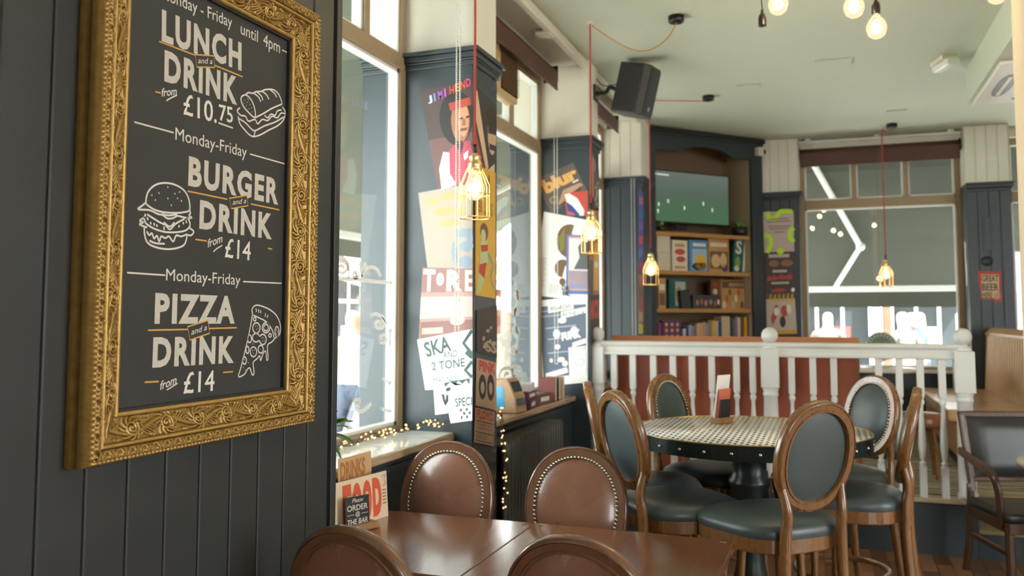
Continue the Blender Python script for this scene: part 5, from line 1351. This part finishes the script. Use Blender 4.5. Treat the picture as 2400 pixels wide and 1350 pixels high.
q.rect(.12, .86, .84, .94, P_('greyprint', 'b3a59c')); q.oval(.3, .72, .18, .08, P_('copperface', '8a5a44')); q.oval(.75, .72, .22, .08, P_('copperface', '8a5a44')); q.rect(.25, .50, .75, .56, P_('greyprint', 'b3a59c')); q.poly([(.05, .36), (.12, .44), (.2, .38), (.3, .45), (.42, .38), (.55, .46), (.7, .40), (.85, .46), (.94, .42), (.92, .32), (.5, .34), (.05, .30)], P_('eventred', 'a83c30')); q.rect(.2, .22, .82, .27, P_('greyprint', 'b3a59c')); q.poly([(.2, .08), (.45, .12), (.75, .08), (.6, .03), (.2, .03)], P_('eventred', 'a83c30')); q.oval(.95, .07, .06, .05, wht)
q = Poster('poster', 'circus-like poster with yellow title and red figures, lowest on the far pillar', f4, [(1795, 688), (1862, 686), (1868, 782), (1797, 784)], P_('circuscream', 'b9a898'), 0)
q.rect(0, .86, 1, 1, P_('circusdark', '5a4637')); yw = P_('circusgold', 'c9962e')
for i in range(6): q.poly([(.08 + .15 * i, .70 + .03 * (i % 2)), (.16 + .15 * i, .98), (.20 + .15 * i, .98 - .02 * (i % 2)), (.18 + .15 * i, .78), (.13 + .15 * i, .80)], yw)
q.poly([(.15, .40), (.3, .70), (.4, .72), (.42, .5), (.2, .2)], P_('circusred', 'a8493c')); q.oval(.62, .56, .12, .14, P_('circusred', 'a8493c')); q.oval(.78, .6, .08, .12, crm); q.oval(.35, .55, .09, .1, crm); q.oval(.55, .30, .10, .14, P_('circusink', '3a2f3a')); q.rect(0, 0, 1, .10, yw)
# fifth pillar
f5 = ('Y', YF - .009)
q = Poster('poster', 'red and kraft paper beer notice in black block capitals on the right-hand pillar', f5, [(2292, 636), (2346, 636), (2348, 708), (2294, 706)], P_('noticered', 'b23c34'), 0)
kr = P_('kraft', 'c9a882')
q.poly([(.0, .0), (.70, .0), (.70, .06), (.1, .08), (.0, .8)], slate); q.rect(.14, .12, .90, .90, kr)
q.text('GREAT', .16, .66, .88, .88, ink, bold=.02); q.text('BEER', .16, .36, .88, .60, ink, bold=.02); q.text('HERE', .16, .13, .60, .31, ink, bold=.02); q.oval(.80, .20, .14, .12, kr); q.line([(.80 + .10 * math.cos(t), .20 + .09 * math.sin(t)) for t in [i * PI / 6 for i in range(13)]], .004, ink); q.oval(.80, .20, .03, .03, ink)
fx5 = ('Xneg', 1.34)
lf = thing('notice_strip', 'pale blue paper figure stuck on the side of the right-hand pillar', 'sticker', matrix=basis((1.34 - .0006, 9.66, 1.80), (0, -1, 0), (0, 0, 1)))
MB().prism([(0, 0), (.08, .02), (.09, .12), (.06, .3), (.07, .42), (.0, .46), (-.02, .3), (.02, .14)], 0, .0012).build('cut_out', P_('palefigure', 'c6ccd2'), lf)
MB().prism([(.0, .22), (.05, .24), (.05, .38), (.0, .38)], .0013, .0018).build('print', P_('palegold', 'b9a978'), lf)
sw = thing('wall_plate', 'dark painted blanking plate on the right-hand pillar above the beer notice', 'plate', matrix=BY(0, YF - .0085))
a = onY(2301, 510, YF); b_ = onY(2325, 588, YF)
MB().box(a.x, b_.x, b_.z, a.z, 0, .012).build('plate', slate, sw, .004); MB().box(a.x + .015, b_.x - .015, b_.z + .02, a.z - .02, .012, .016).build('cover', slate, sw, .003)
bz = thing('blanking_cap', 'round dark painted blanking cap on the right-hand pillar below the blanking plate', 'cover', matrix=BY(onY(2313, 612, YF).x, YF - .0085, onY(2313, 612, YF).z))
MB().lathe([(.05, 0), (.05, .012), (.04, .022), (.0, .026)], 24).build('cap', slate, bz)
# transfer on the far window
sk = thing('window_sticker', 'round green transfer with pale ring lettering low on the far window', 'sticker', matrix=BY(onY(2066, 812, YW).x, YW + .038, onY(2066, 812, YW).z))
rr_ = .155
flat_poly(ellip(0, 0, rr_, rr_, 40), .0).build('disc', mat('transfer_pale', 'c9d2c4', .5), sk); flat_poly(ellip(0, 0, rr_ * .9, rr_ * .9, 40), .0006).build('disc_ring', mat('transfer_green', '6f8471', .5), sk)
for i in range(22):
    if i in (10, 21): continue
    an = PI * .95 - i * 2 * PI / 22
    b = MB().box(-.006, .006, -.013, .013, .0008, .0012); b.xform(T(rr_ * .76 * math.cos(an), rr_ * .76 * math.sin(an)) @ RZ(an - PI / 2)); b.build('ring_letter', mat('transfer_pale', 'c9d2c4', .5), sk)
for s_ in (-1, 1): flat_poly([(s_ * .035 - .016, .01), (s_ * .035 + .016, .01), (s_ * .035, .04)], .001).build('print', mat('transfer_pale', 'c9d2c4', .5), sk)
# louvred ventilator in the fanlight of the second window
p0 = onX(1181, 112, -1.86); p1 = onX(1218, 233, -1.86)
zt_, zb_ = onX(1181, 112, -1.86).z, onX(1181, 207, -1.86).z
vt = thing('ventilator', 'beige louvred ventilator box mounted in the top light of the second window', 'ventilator', (-1.965, 0, 0))
vm = mat('vent_beige', 'c4a877', .45); vd = mat('vent_slat', '8a6a45', .45)
MB().box(0, .085, p0.y - .03, p1.y + .02, zb_ - .03, zt_ + .03).build('housing', vm, vt, .008)
MB().box(.085, .09, p0.y, p1.y, zb_ + .005, zt_).build('backing', mat('vent_dark', '4a3624', .6), vt)
n = 24
for i in range(n):
    z = zb_ + .01 + (zt_ - zb_ - .01) * i / n
    MB().add([(.09, p0.y, z + .010), (.105, p0.y, z), (.105, p1.y, z), (.09, p1.y, z + .010), (.09, p0.y, z + .006), (.105, p0.y, z - .003), (.105, p1.y, z - .003), (.09, p1.y, z + .006)], [(0, 1, 2, 3), (7, 6, 5, 4), (1, 5, 6, 2), (0, 4, 5, 1), (3, 2, 6, 7)]).build('louvre', vd, vt)
# ================================================================ on the tables and sills
def card(parent, name, w, h, m, M, th=.0016): b = MB().box(0, w, 0, h, -th, 0); o = b.build(name, m, parent); o.matrix_local = M; return o
# menus leaning at the window end of the table
A = onZ(910, 1209, .7505); dirv = Vector((math.sin(math.radians(9)), math.cos(math.radians(9)), 0))
nrm = Vector((dirv.y, -dirv.x, 0))                                   # towards the room
lean = math.radians(4)
upv = (Vector((0, 0, 1)) * math.cos(lean) - nrm * math.sin(lean)).normalized()
def menu(name, label, end, w, h, paper, dv=dirv, uv_=upv):
    t = thing(name, label, 'menu', matrix=basis(end - dv * w, dv, uv_), group='menus at the window end of the table')
    MB().box(0, w, 0, h, -.0018, 0).build('card', paper, t); return t
mpaper = mat('menu_paper', 'dcc6a6', .55)
m1 = menu('food_menu', 'cream menu card with big orange FOOD lettering, leaning behind the order sign', A, .300, .168, mpaper)
orange = mat('menu_orange', 'd3593a', .55)
for st, a, b_ in (('F', .045, .093), ('O', .098, .150), ('O', .155, .207), ('D', .212, .265)):
    lettering(st, b_ - a, .140, orange, m1, T(a, .013, .0004), bold=.075)
for i in range(5): MB().box(.270, .293, .05 + .012 * i, .0505 + .012 * i + .004, .0002, .0006).build('small_print', mat('menu_print', '8c6f55', .6), m1)
rb = MB(); ribbon(rb, spline([Vector((.270, .15)), Vector((.291, .155)), Vector((.283, .135)), Vector((.295, .12)), Vector((.275, .118))], 5), .003, .0004); rb.build('doodle', mat('menu_print', '8c6f55', .6), m1)
A2 = onX(872, 1190, -1.635); A2.z = .7505
d2 = Vector((.06, 1, 0)).normalized(); u2 = Vector((-.03, 0, 1)).normalized(); u2 = (u2 - d2 * u2.dot(d2)).normalized()
zt2 = .75 + .24
m2 = menu('drinks_menu', 'buff menu card with tan DRINKS lettering standing tallest behind the food menu', A2 - Vector((0, 0, .0)), .215, .238, mat('menu_buff', 'c7a274', .55), d2, u2)
lettering('DRINKS', .160, .066, mat('menu_tan', 'a86f3e', .55), m2, T(.012, .158, .0004), bold=.045)
# order sign in its wooden block
O = onZ(838, 1244, .751)
sdir = Vector((math.sin(math.radians(20.6)), math.cos(math.radians(20.6)), 0))
od = thing('order_sign', 'small black ORDER AT THE BAR sign standing in a wooden block on the table', 'sign', matrix=basis(O - sdir * .055, sdir, (0, 0, 1)))
MB().box(-.012, .135, 0, .024, -.022, .022).build('block', wood('block_oak', 'a37a4e', '85603a', .45, 6, (1, 14, 14), .1), od, .004)
ps = MB().box(.004, .112, .012, .118, -.004, .0).build('plate', mat('sign_black', '13110f', .4), od, .003); ps.matrix_local = Matrix.Rotation(-lean, 4, 'X')
sgn = mat('sign_chalk', 'cfc6b6', .6)
Rl = Matrix.Rotation(-lean, 4, 'X')
lettering('Please', .05, .014, sgn, od, Rl @ T(.034, .098, .0006), shear=.4)
lettering('ORDER', .092, .020, sgn, od, Rl @ T(.012, .070, .0006), bold=.012)
lettering('@', .020, .019, sgn, od, Rl @ T(.048, .047, .0006), bold=.01)
lettering('THE BAR', .090, .018, sgn, od, Rl @ T(.012, .024, .0006), bold=.012, shear=.15)
for a, b_ in ((.012, .042), (.074, .104)): MB().box(a, b_, .056, .0575, .0004, .0008).build('rule', sgn, od).matrix_local = Rl
# card holder on the round table
hp_ = onZ(1692, 992, RT)
hd = thing('menu_holder', 'wooden menu block with white, orange and black cards on the round table', 'menu holder', (hp_.x, hp_.y, RT + .001), math.radians(28))
MB().box(-.055, .055, -.028, .028, 0, .028).build('block', wood('block_oak', 'a37a4e', '85603a', .45, 6, (1, 14, 14), .1), hd, .004)
for nm, y, w, h, c, tl_ in (('white', .012, .10, .215, 'e4ded4', -.22), ('orange', -.004, .085, .15, 'c8694c', -.20), ('black', -.014, .08, .10, '26221f', -.16)):
    o = MB().box(-w / 2, w / 2, -.0015, .0015, 0, h).build('card', mat('holder_' + nm, c, .5), hd); o.matrix_local = T(0, y, .012) @ Matrix.Rotation(-tl_ * .6, 4, 'X')
hd.rotation_euler = (0, 0, math.radians(62))

# things on the second sill
ZS2 = .932
X2 = -1.78
c_ = onX(1196, 958, X2)
bx = thing('card_terminal', 'tan wooden stand with a bright blue display on the second sill', 'stand', (X2 - .02, c_.y, ZS2 + .001), math.radians(-6))
wst = wood('stand_ply', 'c3a27c', 'a98560', .45, 6, (14, 1, 14), .1)
b = MB(); b.prism([(-.10, 0), (.10, 0), (.085, .10), (.035, .20), (-.06, .20)], -.07, .07); b.xform(Matrix.Rotation(PI / 2, 4, 'X')); b.build('body', wst, bx, .006)
b = MB(); b.add([(-.062, -.0712, .022), (.022, -.0712, .030), (.008, -.0712, .155), (-.05, -.0712, .155)], [(0, 1, 2, 3)]); b.build('display', mat('display_blue', '3fa9cf', .25), bx)
b = MB().prism([(.098, .045), (.101, .046), (.053, .182), (.048, .182)], -.055, .055); b.xform(Matrix.Rotation(PI / 2, 4, 'X')); b.build('side_screen', mat('terminal_dark', '23303a', .2), bx)
def sill_box(nm, lab, px, y, w, d_, h, m, rz=0, z=0, cat='box', extra=None):
    p = onX(px, y, X2)
    t = thing(nm, lab, cat, (X2, p.y, ZS2 + .001 + z), rz, 'things on the second window sill')
    MB().box(-d_ / 2, d_ / 2, -w / 2, w / 2, 0, h).build('carton', m, t, .003)
    MB().box(d_ / 2, d_ / 2 + .0008, -w * .3, w * .3, h * .3, h * .7).build('label_print', wht, t)
    return t
sill_box('carton', 'purple carton with white label on the second sill', 1226, 955, .20, .13, .055, mat('box_purple', '52304f', .4), .15)
sill_box('carton', 'dark plum carton stacked on the purple carton', 1226, 955, .19, .12, .05, mat('box_plum', '5d2b48', .4), .05, .057)
sill_box('carton', 'brown patterned carton beside the purple ones on the second sill', 1258, 950, .22, .12, .07, mat('box_brown', '6a4a44', .4), -.1)
sill_box('carton', 'stack of white tissue packets on top of the plum carton', 1228, 940, .20, .11, .045, mat('box_tissue', 'd9dcdc', .4), .2, .108)
for i, (px, c, nm, h) in enumerate(((1283, '7a3b34', 'red-brown', .155), (1292, '4a3a34', 'dark', .15), (1302, 'b79a78', 'tan', .15))):
    p = onX(px, 935, X2)
    t = thing('book', nm + ' book standing at the far end of the second sill', 'book', (X2, p.y, ZS2 + .001), 0, 'books on the second sill')
    MB().box(-.06, .06, -.018, .018, 0, h).build('cover', mat('sillbook%d' % i, c, .5), t, .002); MB().box(-.056, .0605, -.014, .014, .004, h - .004).build('pages', crm, t)
# column radiator
rad = thing('radiator', 'dark painted column radiator under the second window', 'radiator', (-1.665, 4.28, .05))
rm_ = mat('radiator_paint', '454844', .35)
n = 21; pit = 1.06 / n
col_ = MB()
def rcol():
    b = MB()
    for dx in (-.045, .045):
        b.bar(spline([Vector((dx, 0, .0)), Vector((dx, 0, .05)), Vector((dx, 0, .70)), Vector((dx * .9, 0, .765))], 4), .040, .050, up=(0, 1, 0), r=.4)
    b.bar([(-.058, 0, .765), (.058, 0, .765)], .046, .05, up=(0, 0, 1), r=.45); b.bar([(-.058, 0, .05), (.058, 0, .05)], .046, .05, up=(0, 0, 1), r=.45)
    return b.mesh('radiator_section', rm_)
rc_ = rcol()
for i in range(n): inst('radiator_section', rc_, rad, T(0, pit * (i + .5), 0))
MB().tube([(0, -.02, .06), (0, 1.10, .06)], .018, 8, up=(0, 0, 1)).build('header_pipe', rm_, rad)
MB().tube([(0, -.0, .76), (0, 1.06, .76)], .016, 8, up=(0, 0, 1)).build('header_pipe', rm_, rad)
for y in (.02, 1.04): MB().bar([(0, y, -.05), (0, y, .05)], .04, .04, up=(1, 0, 0)).build('foot', rm_, rad)

# fairy lights
fl_m = glow('fairy_glow', 'ffd090', 2.2)
wire_m = mat('fairy_wire', '2c3330', .5)
fb = MB().sphere((0, 0, 0), .0048, 8, 6).mesh('bulb', fl_m)
def fairy(label, pts, n, spread, seed):
    t = thing('fairy_lights', label, 'string lights', (0, 0, 0), group='strings of fairy lights')
    R_ = random.Random(seed); P = spline([Vector(p) for p in pts], 12)
    for k in range(3):
        W = [p + Vector((R_.uniform(-1, 1) * spread[0], R_.uniform(-1, 1) * spread[1], R_.uniform(0, 1) * spread[2])) for p in P[::3]]
        MB().tube(spline(W, 4), .0018, 5).build('wire', wire_m, t)
    for i in range(n):
        p = P[R_.randrange(len(P))] + Vector((R_.uniform(-1, 1) * spread[0], R_.uniform(-1, 1) * spread[1], abs(R_.gauss(0, .6)) * spread[2]))
        inst('bulb', fb, t, T(*p))
    return t
fairy('tangled fairy lights lying along the first window sill', [(-1.90, 2.4, .952), (-1.91, 2.7, .955), (-1.89, 3.0, .957), (-1.90, 3.3, .956), (-1.86, 3.55, .965), (-1.80, 3.70, .985), (-1.74, 3.77, .97)], 105, (.03, .03, .035), 4)
fairy('fairy lights trailing down the inner edge of the first pillar', [(-1.59, 4.165, 1.00), (-1.588, 4.17, .90), (-1.57, 4.175, .80), (-1.565, 4.175, .70), (-1.56, 4.17, .62), (-1.575, 4.17, .52)], 28, (.012, .012, .03), 9)
# potted plant peeping round the pier
pl = thing('potted_plant', 'green leafy plant peeping round the pier on the first window sill', 'plant', (-1.83, 2.80, .9445))
MB().lathe([(.035, 0), (.05, .09), (.046, .09), (.04, .08), (0, .08)], 18).build('pot', mat('terracotta', '9c6248', .7), pl)
lm = mat('plant_leaf', '56803a', .4, noise=(20, '3e6a2c', .3, (1, 1, 1)))
R_ = random.Random(2)
for i in range(14):
    a = R_.uniform(-.9, 1.7); L = R_.uniform(.10, .19); el = R_.uniform(.0, .9)
    if i < 4: a, L, el = (.95, 1.35, 1.2, 1.5)[i], (.17, .15, .19, .16)[i], (.45, -.25, .05, .75)[i]
    dv = Vector((math.sin(a) * math.cos(el) * .4, math.cos(a) * .4 + .75 * math.sin(a), math.sin(el))).normalized()
    sd = dv.cross(Vector((0, 0, 1))).normalized(); up_ = sd.cross(dv)
    o = Vector((0, 0, .09)) ; b = MB()
    def leaf(u, v): return o + dv * (L * u) + sd * ((v - .5) * .046 * math.sin(PI * min(1, u * 1.02)) ** .8) + up_ * (.05 * u - .10 * u * u + abs(v - .5) * .016)
    b.grid(leaf, 8, 5); b.build('leaf', lm, pl)
# ================================================================ the street outside
GZ = -.15
struct(MB().box(-30, -2.25, -12, 40, GZ - .2, GZ).box(-2.25, 30, 10.05, 40, GZ - .2, GZ).box(5.25, 30, -12, 10.05, GZ - .2, GZ).box(-2.25, 5.25, -30, -3.75, GZ - .2, GZ).build('floor_pavement', mat('pavement', 'd3cfc6', .8, noise=(3, 'c8c4ba', .3, (1, 1, 1)))))
awn = mat('awning_cloth', '454942', .8, noise=(30, '3f433c', .3, (1, 1, 1)), trans=('6a6f64', .22))
white_al = mat('white_aluminium', 'e2e3e0', .35)
awn_l = mat('awning_cloth_lit', '676c61', .8, noise=(30, '60655a', .3, (1, 1, 1)), trans=('8c9284', .25))  # paler copy of the awning cloth, daylight through it put into the colour
def awning(label, M, w, proj, z0, z1, arms, val=.16, awn=awn):
    """x along the wall, y outwards, z up; z0 at the wall, z1 at the front bar"""
    t = thing('awning', label, 'awning', matrix=M, group='folding-arm awnings over the windows')
    b = MB(); n = 10
    P = lambda u, v, dz: (w * u, proj * v, z0 + (z1 - z0) * v - .03 * math.sin(PI * v) + dz)
    b.grid(lambda u, v: P(u, v, .004), 24, n); b.grid(lambda u, v: P(1 - u, v, 0), 24, n); b.build('canopy', awn, t)
    MB().box(0, w, proj - .03, proj + .05, z1 - .05, z1 + .05).build('front_bar', white_al, t, .01)
    MB().box(0, w, proj + .03, proj + .036, z1 - .05 - val, z1 - .05).build('valance', awn, t)
    MB().tube([(0, .08, z0 + .02), (w, .08, z0 + .02)], .05, 12).build('roller', white_al, t)
    for x0, xe, xf, ve in arms:
        e = P(xe / w, ve, -.10); s0 = (x0, .05, z0 - .08); f0 = (xf, proj, z1)
        MB().bar([s0, e], .06, .06).build('arm', white_al, t); MB().bar([e, f0], .055, .055).build('arm', white_al, t)
        MB().sphere(e, .055, 10, 8).build('elbow', white_al, t)
    return t
# the street side: x runs along +Y, outwards is -X
awning('grey fabric awning over the side street seen through the left windows', basis((-2.26, 2.2, 0), (0, 1, 0), (-1, 0, 0)), 7.4, 1.85, 3.50, 2.26, [(.4, 1.6, .6, .55), (4.9, 3.8, 5.0, .55), (6.9, 5.8, 6.8, .55)], awn=awn_l)
awning('dark awning with white folding arm seen through the far window', T(-.9, YW + .27, 0), 4.6, 1.9, 3.48, 1.87, [(.72, 1.32, 1.02, .62), (4.2, 3.6, 4.1, .55)], .2)
# iron downpipe outside the first window
p = onX(931, 500, -2.42)
dp = thing('downpipe', 'pale painted iron downpipe with collars outside the first window', 'pipe', (p.x, p.y, GZ))
MB().tube([(0, 0, 0), (0, 0, 3.4)], .055, 16).build('pipe', mat('pipe_paint', 'c3cdd0', .4), dp)
for z in (.9, 1.75, 2.55, 3.2): MB().lathe([(.055, z), (.068, z + .01), (.068, z + .06), (.055, z + .07)], 16).build('collar', mat('pipe_paint', 'c3cdd0', .4), dp)

# houses across the streets
stone = mat('facade_stone', 'd9d8d2', .8, noise=(2, 'cecdc6', .3, (1, 1, 1))); brick_w = mat('facade_brick', '96644f', .8, noise=(5, '875744', .3, (1, 1, 1))); dkg = mat('facade_glass', '343a3e', .55, spec=.2); shop_d = mat('shop_dark', '3c3c3c', .5); redm = mat('shop_red', 'b8413c', .5)
def house(label, M, w, h, wallm, sign, signtext_m, cols, awn_c=None):
    t = thing('building', label, 'building', matrix=M, group='houses across the street')
    MB().box(0, w, 0, 5, 2.9, h).build('wall', wallm, t)
    for i in range(cols + 1):
        x = w * i / cols; MB().box(max(0, x - .14), min(w, x + .14), 0, .4, 0, 2.5).build('pilaster', wallm, t)
    MB().box(0, w, .25, 5, 0, .5).build('stall_riser', shop_d, t)
    MB().box(0, w, -.12, .3, 2.5, 2.9).build('fascia', sign, t)
    for i in range(cols):
        x0 = w * i / cols + .2; x1 = w * (i + 1) / cols - .2
        MB().box(x0, x1, .3, .36, .5, 2.45).build('shop_window', dkg, t)
        for k in range(1, 4): MB().box(x0 + (x1 - x0) * k / 4 - .03, x0 + (x1 - x0) * k / 4 + .03, .27, .36, .5, 2.45).build('mullion', white_al, t)
        MB().box(x0, x1, .27, .36, 1.95, 2.02).build('glazing_bar', white_al, t)
        for k, mm in enumerate((redm, wcan, signtext_m)): MB().box(x0 + (x1 - x0) * (.06 + .31 * k), x0 + (x1 - x0) * (.20 + .31 * k), .285, .295, .7 + .25 * ((i + k) % 3), 1.2 + .25 * ((i + k) % 3)).build('window_bill', mm, t)
        for k in range(2):
            a = x0 + .15 + k * (x1 - x0) / 2; 
            for z in (3.4, 5.6, 7.6):
                if z + 1.4 < h:
                    f = MB().box(a, a + (x1 - x0) * .32, -.02, .05, z, z + 1.4).build('window', white_al, t); MB().box(a + .06, a + (x1 - x0) * .32 - .06, -.025, -.021, z + .06, z + 1.34).build('pane', dkg, f)
        MB().box(x0 + .1, x1 - .1, -.125, -.12, 2.6, 2.8).build('sign_panel', signtext_m, t)
        if awn_c and i % 2 == 0:
            b = MB(); b.add([(x0, 0, 2.5), (x1, 0, 2.5), (x1, -1.3, 2.05), (x0, -1.3, 2.05), (x0, -1.3, 1.85), (x1, -1.3, 1.85), (x0, 0, 2.46), (x1, 0, 2.46)], [(0, 1, 2, 3), (3, 2, 5, 4), (7, 6, 3, 2)]); b.build('shop_canopy', awn_c, t)
    MB().box(-.1, w + .1, -.25, 5, h, h + .3).build('parapet', wallm, t)
    return t
wcan = mat('white_canvas', 'e6e4de', .7)
BL = lambda y0: basis((-9.5, y0, GZ), (0, 1, 0), (1, 0, 0)) @ Matrix(((1, 0, 0, 0), (0, -1, 0, 0), (0, 0, -1, 0), (0, 0, 0, 1)))
house('pale stone house with red shop fascia across the side street', BL(6.0), 9.0, 9.0, stone, redm, wcan, 4, wcan)
house('brick house with white canopies further along the side street', BL(15.05), 10.0, 8.4, brick_w, wcan, redm, 4, wcan)
BFm = lambda x0: T(x0, 18.0, GZ)
house('pale stone house with white shop fascia beyond the far window', BFm(-6.0), 7.0, 9.0, stone, wcan, redm, 3, wcan)
house('brick house with dark fascia beyond the far window on the right', BFm(1.05), 8.0, 8.6, brick_w, shop_d, wcan, 4, wcan)

# people passing by
def person(label, x, y, rz, top, legs, hair, stride=.25, arm=.2, carry=False):
    V = [(0, 0, .92), (0, 0, 1.10), (0, .01, 1.32), (0, .01, 1.46), (0, .03, 1.55), (0, .04, 1.64), (0, .04, 1.72)]
    E_ = [(0, 1), (1, 2), (2, 3), (3, 4), (4, 5), (5, 6)]
    Rd = [(.17, .12), (.15, .11), (.19, .12), (.065, .065), (.075, .085), (.085, .10), (.06, .07)]
    for s in (-1, 1):
        i = len(V); f = s * stride
        V += [(s * .10, 0, .86), (s * .10, f * .55 + .03, .48), (s * .10, f * 1.1 - .05, .09), (s * .11, f * 1.1 + .12, .04)]
        E_ += [(0, i), (i, i + 1), (i + 1, i + 2), (i + 2, i + 3)]; Rd += [(.09, .10), (.062, .065), (.042, .045), (.045, .035)]
        j = len(V); g = -s * arm
        V += [(s * .20, .01, 1.40), (s * .25, g * .5 - .02, 1.14), (s * .25, g + .10, .93), (s * .245, g + .14, .84)]
        E_ += [(2, j), (j, j + 1), (j + 1, j + 2), (j + 2, j + 3)]; Rd += [(.06, .06), (.045, .045), (.034, .034), (.03, .045)]
    me = bpy.data.meshes.new('person'); me.from_pydata(V, E_, []); me.update()
    o = bpy.data.objects.new('person', me); COL.objects.link(o)
    import bmesh
    bm_ = bmesh.new(); bm_.from_mesh(me); ly = bm_.verts.layers.skin.verify()
    bm_.verts.ensure_lookup_table()
    for k, r in enumerate(Rd): bm_.verts[k][ly].radius = r; bm_.verts[k][ly].use_root = (k == 0)
    bm_.to_mesh(me); bm_.free()
    o.modifiers.new('skin', 'SKIN').use_smooth_shade = True
    sb = o.modifiers.new('sub', 'SUBSURF'); sb.levels = 2; sb.render_levels = 2
    m = bpy.data.materials.new('clothes'); m.use_nodes = True; nt = m.node_tree; pb = nt.nodes['Principled BSDF']; pb.inputs['Roughness'].default_value = .8
    tc = nt.nodes.new('ShaderNodeTexCoord'); sx = nt.nodes.new('ShaderNodeSeparateXYZ'); mr = nt.nodes.new('ShaderNodeMapRange'); mr.inputs['From Max'].default_value = 1.8; rp = nt.nodes.new('ShaderNodeValToRGB')
    rp.color_ramp.interpolation = 'CONSTANT'; els = rp.color_ramp.elements
    els[0].color = (*srgb('33302e'), 1); els[0].position = 0; els[1].position = .06; els[1].color = (*srgb(legs), 1)
    for pos, c in ((.53, top), (.825, 'c79a80'), (.955, hair)): e = els.new(pos); e.color = (*srgb(c), 1)
    nt.links.new(tc.outputs['Object'], sx.inputs[0]); nt.links.new(sx.outputs['Z'], mr.inputs[0]); nt.links.new(mr.outputs[0], rp.inputs[0]); nt.links.new(rp.outputs[0], pb.inputs['Base Color'])
    me.materials.append(m)
    o.location = (x, y, GZ); o.rotation_euler = (0, 0, rz)
    for p_ in me.polygons: p_.use_smooth = True
    return tag(o, label, 'person', 'people walking in the street')
def out_at(px, X): q_ = onX(px, 742, X); return q_.x, q_.y
person('person in a pale coat walking past the first window', *out_at(832, -4.6), PI, '8a857c', '2c3648', '4a3626')
person('person in a dark blue jacket further down the side street', *out_at(858, -6.3), 0, '28344e', '33343a', '2c221c')
person('person in a light shirt outside the second window', *out_at(1196, -3.4), PI, '8c8478', '443c34', '6a4a30')
for i, (px, Y, c, l, h, lab) in enumerate(((1940, 14.2, '6b6054', '2a3042', '3a2820', 'person in a beige top beyond the far window, left of the white sign'), (2120, 13.6, '7d7a76', '2c3442', '2a1e18', 'person in a white top beyond the far window, right of the round transfer'), (2160, 14.6, '3f5878', '332e2c', '4a3424', 'person in a blue top beyond the far window, near the right-hand pillar'), (2140, 15.6, '7a2a24', '26282c', '1e1712', 'person in a red top furthest away beyond the far window'))):
    q_ = onY(px, 742, Y); person(lab, q_.x, Y, .8 * i, c, l, h)

# etched scrolls on the window glass
etch = mat('etched_white', 'e9ece8', .5)
def scrolls(name, label, X, strokes, w):
    t = thing(name, label, 'window transfer', (X, 0, 0))
    for st in strokes:
        P = [onX(x_, y_, X) for x_, y_ in st]; b = MB()
        Q = spline([Vector((p.y, p.z)) for p in P], 5) if len(P) > 2 else [Vector((p.y, p.z)) for p in P]
        ribbon(b, Q, w); b.xform(basis((0, 0, 0), (0, 1, 0), (0, 0, 1))); b.build('scroll', etch, t)
    return t
def spir(cx_, cy_, r, turns, a0, sgn=1, n=26, yx=1.0): return [(cx_ + (r * (1 - .86 * i / n)) * math.cos(a0 + sgn * turns * 2 * PI * i / n), cy_ + yx * (r * (1 - .86 * i / n)) * math.sin(a0 + sgn * turns * 2 * PI * i / n)) for i in range(n + 1)]
G = lambda L: [(775 + x_ / 2.41, 500 + y_ / 2.41) for x_, y_ in L]
scrolls('etched_scrollwork', 'white etched scrollwork on the glass of the first window', XW - .0385, [
    G(spir(62, 310, 48, 1.6, 2.6)), G([(26, 362), (110, 372), (200, 380), (345, 392)]), G([(186, 340), (205, 312), (240, 304), (270, 322), (284, 356)]), G([(178, 362), (168, 320), (166, 272)]), G([(178, 360), (186, 310), (205, 280)]), G(spir(140, 345, 22, 1.3, 0)),
    G([(26, 262), (60, 250), (95, 275), (102, 330), (100, 365)]), G(spir(275, 625, 34, 1.4, -1.2)), G(spir(298, 705, 26, 1.4, 2.2, -1)), G([(230, 575), (262, 570), (300, 590), (325, 640), (335, 700), (330, 745)]), G([(345, 560), (362, 600), (350, 640)]), G(spir(355, 590, 16, 1.2, .5)), G(spir(372, 360, 18, 1.3, 2)),
    G([(150, 470), (165, 500), (150, 545)]), G(spir(155, 1065, 24, 1.2, 1.2)), G([(140, 1105), (180, 1120), (230, 1075)]), G([(300, 930), (345, 980), (352, 1060), (330, 1115), (290, 1100)]), G([(370, 880), (395, 960), (400, 1050), (385, 1110)])], .017)
scrolls('etched_scrollwork', 'white etched scrollwork on the glass of the second window', XW - .0385, [
    spir(1214, 690, 10, 1.3, 1), spir(1210, 730, 10, 1.3, 4, -1), [(1207, 660), (1214, 700), (1206, 740), (1214, 790), (1210, 830)], spir(1212, 775, 9, 1.3, 2), spir(1205, 820, 9, 1.2, 0), spir(1190, 880, 22, 1.5, 2.4), spir(1214, 870, 18, 1.4, 1), [(1184, 900), (1195, 915), (1216, 905)]], .024)
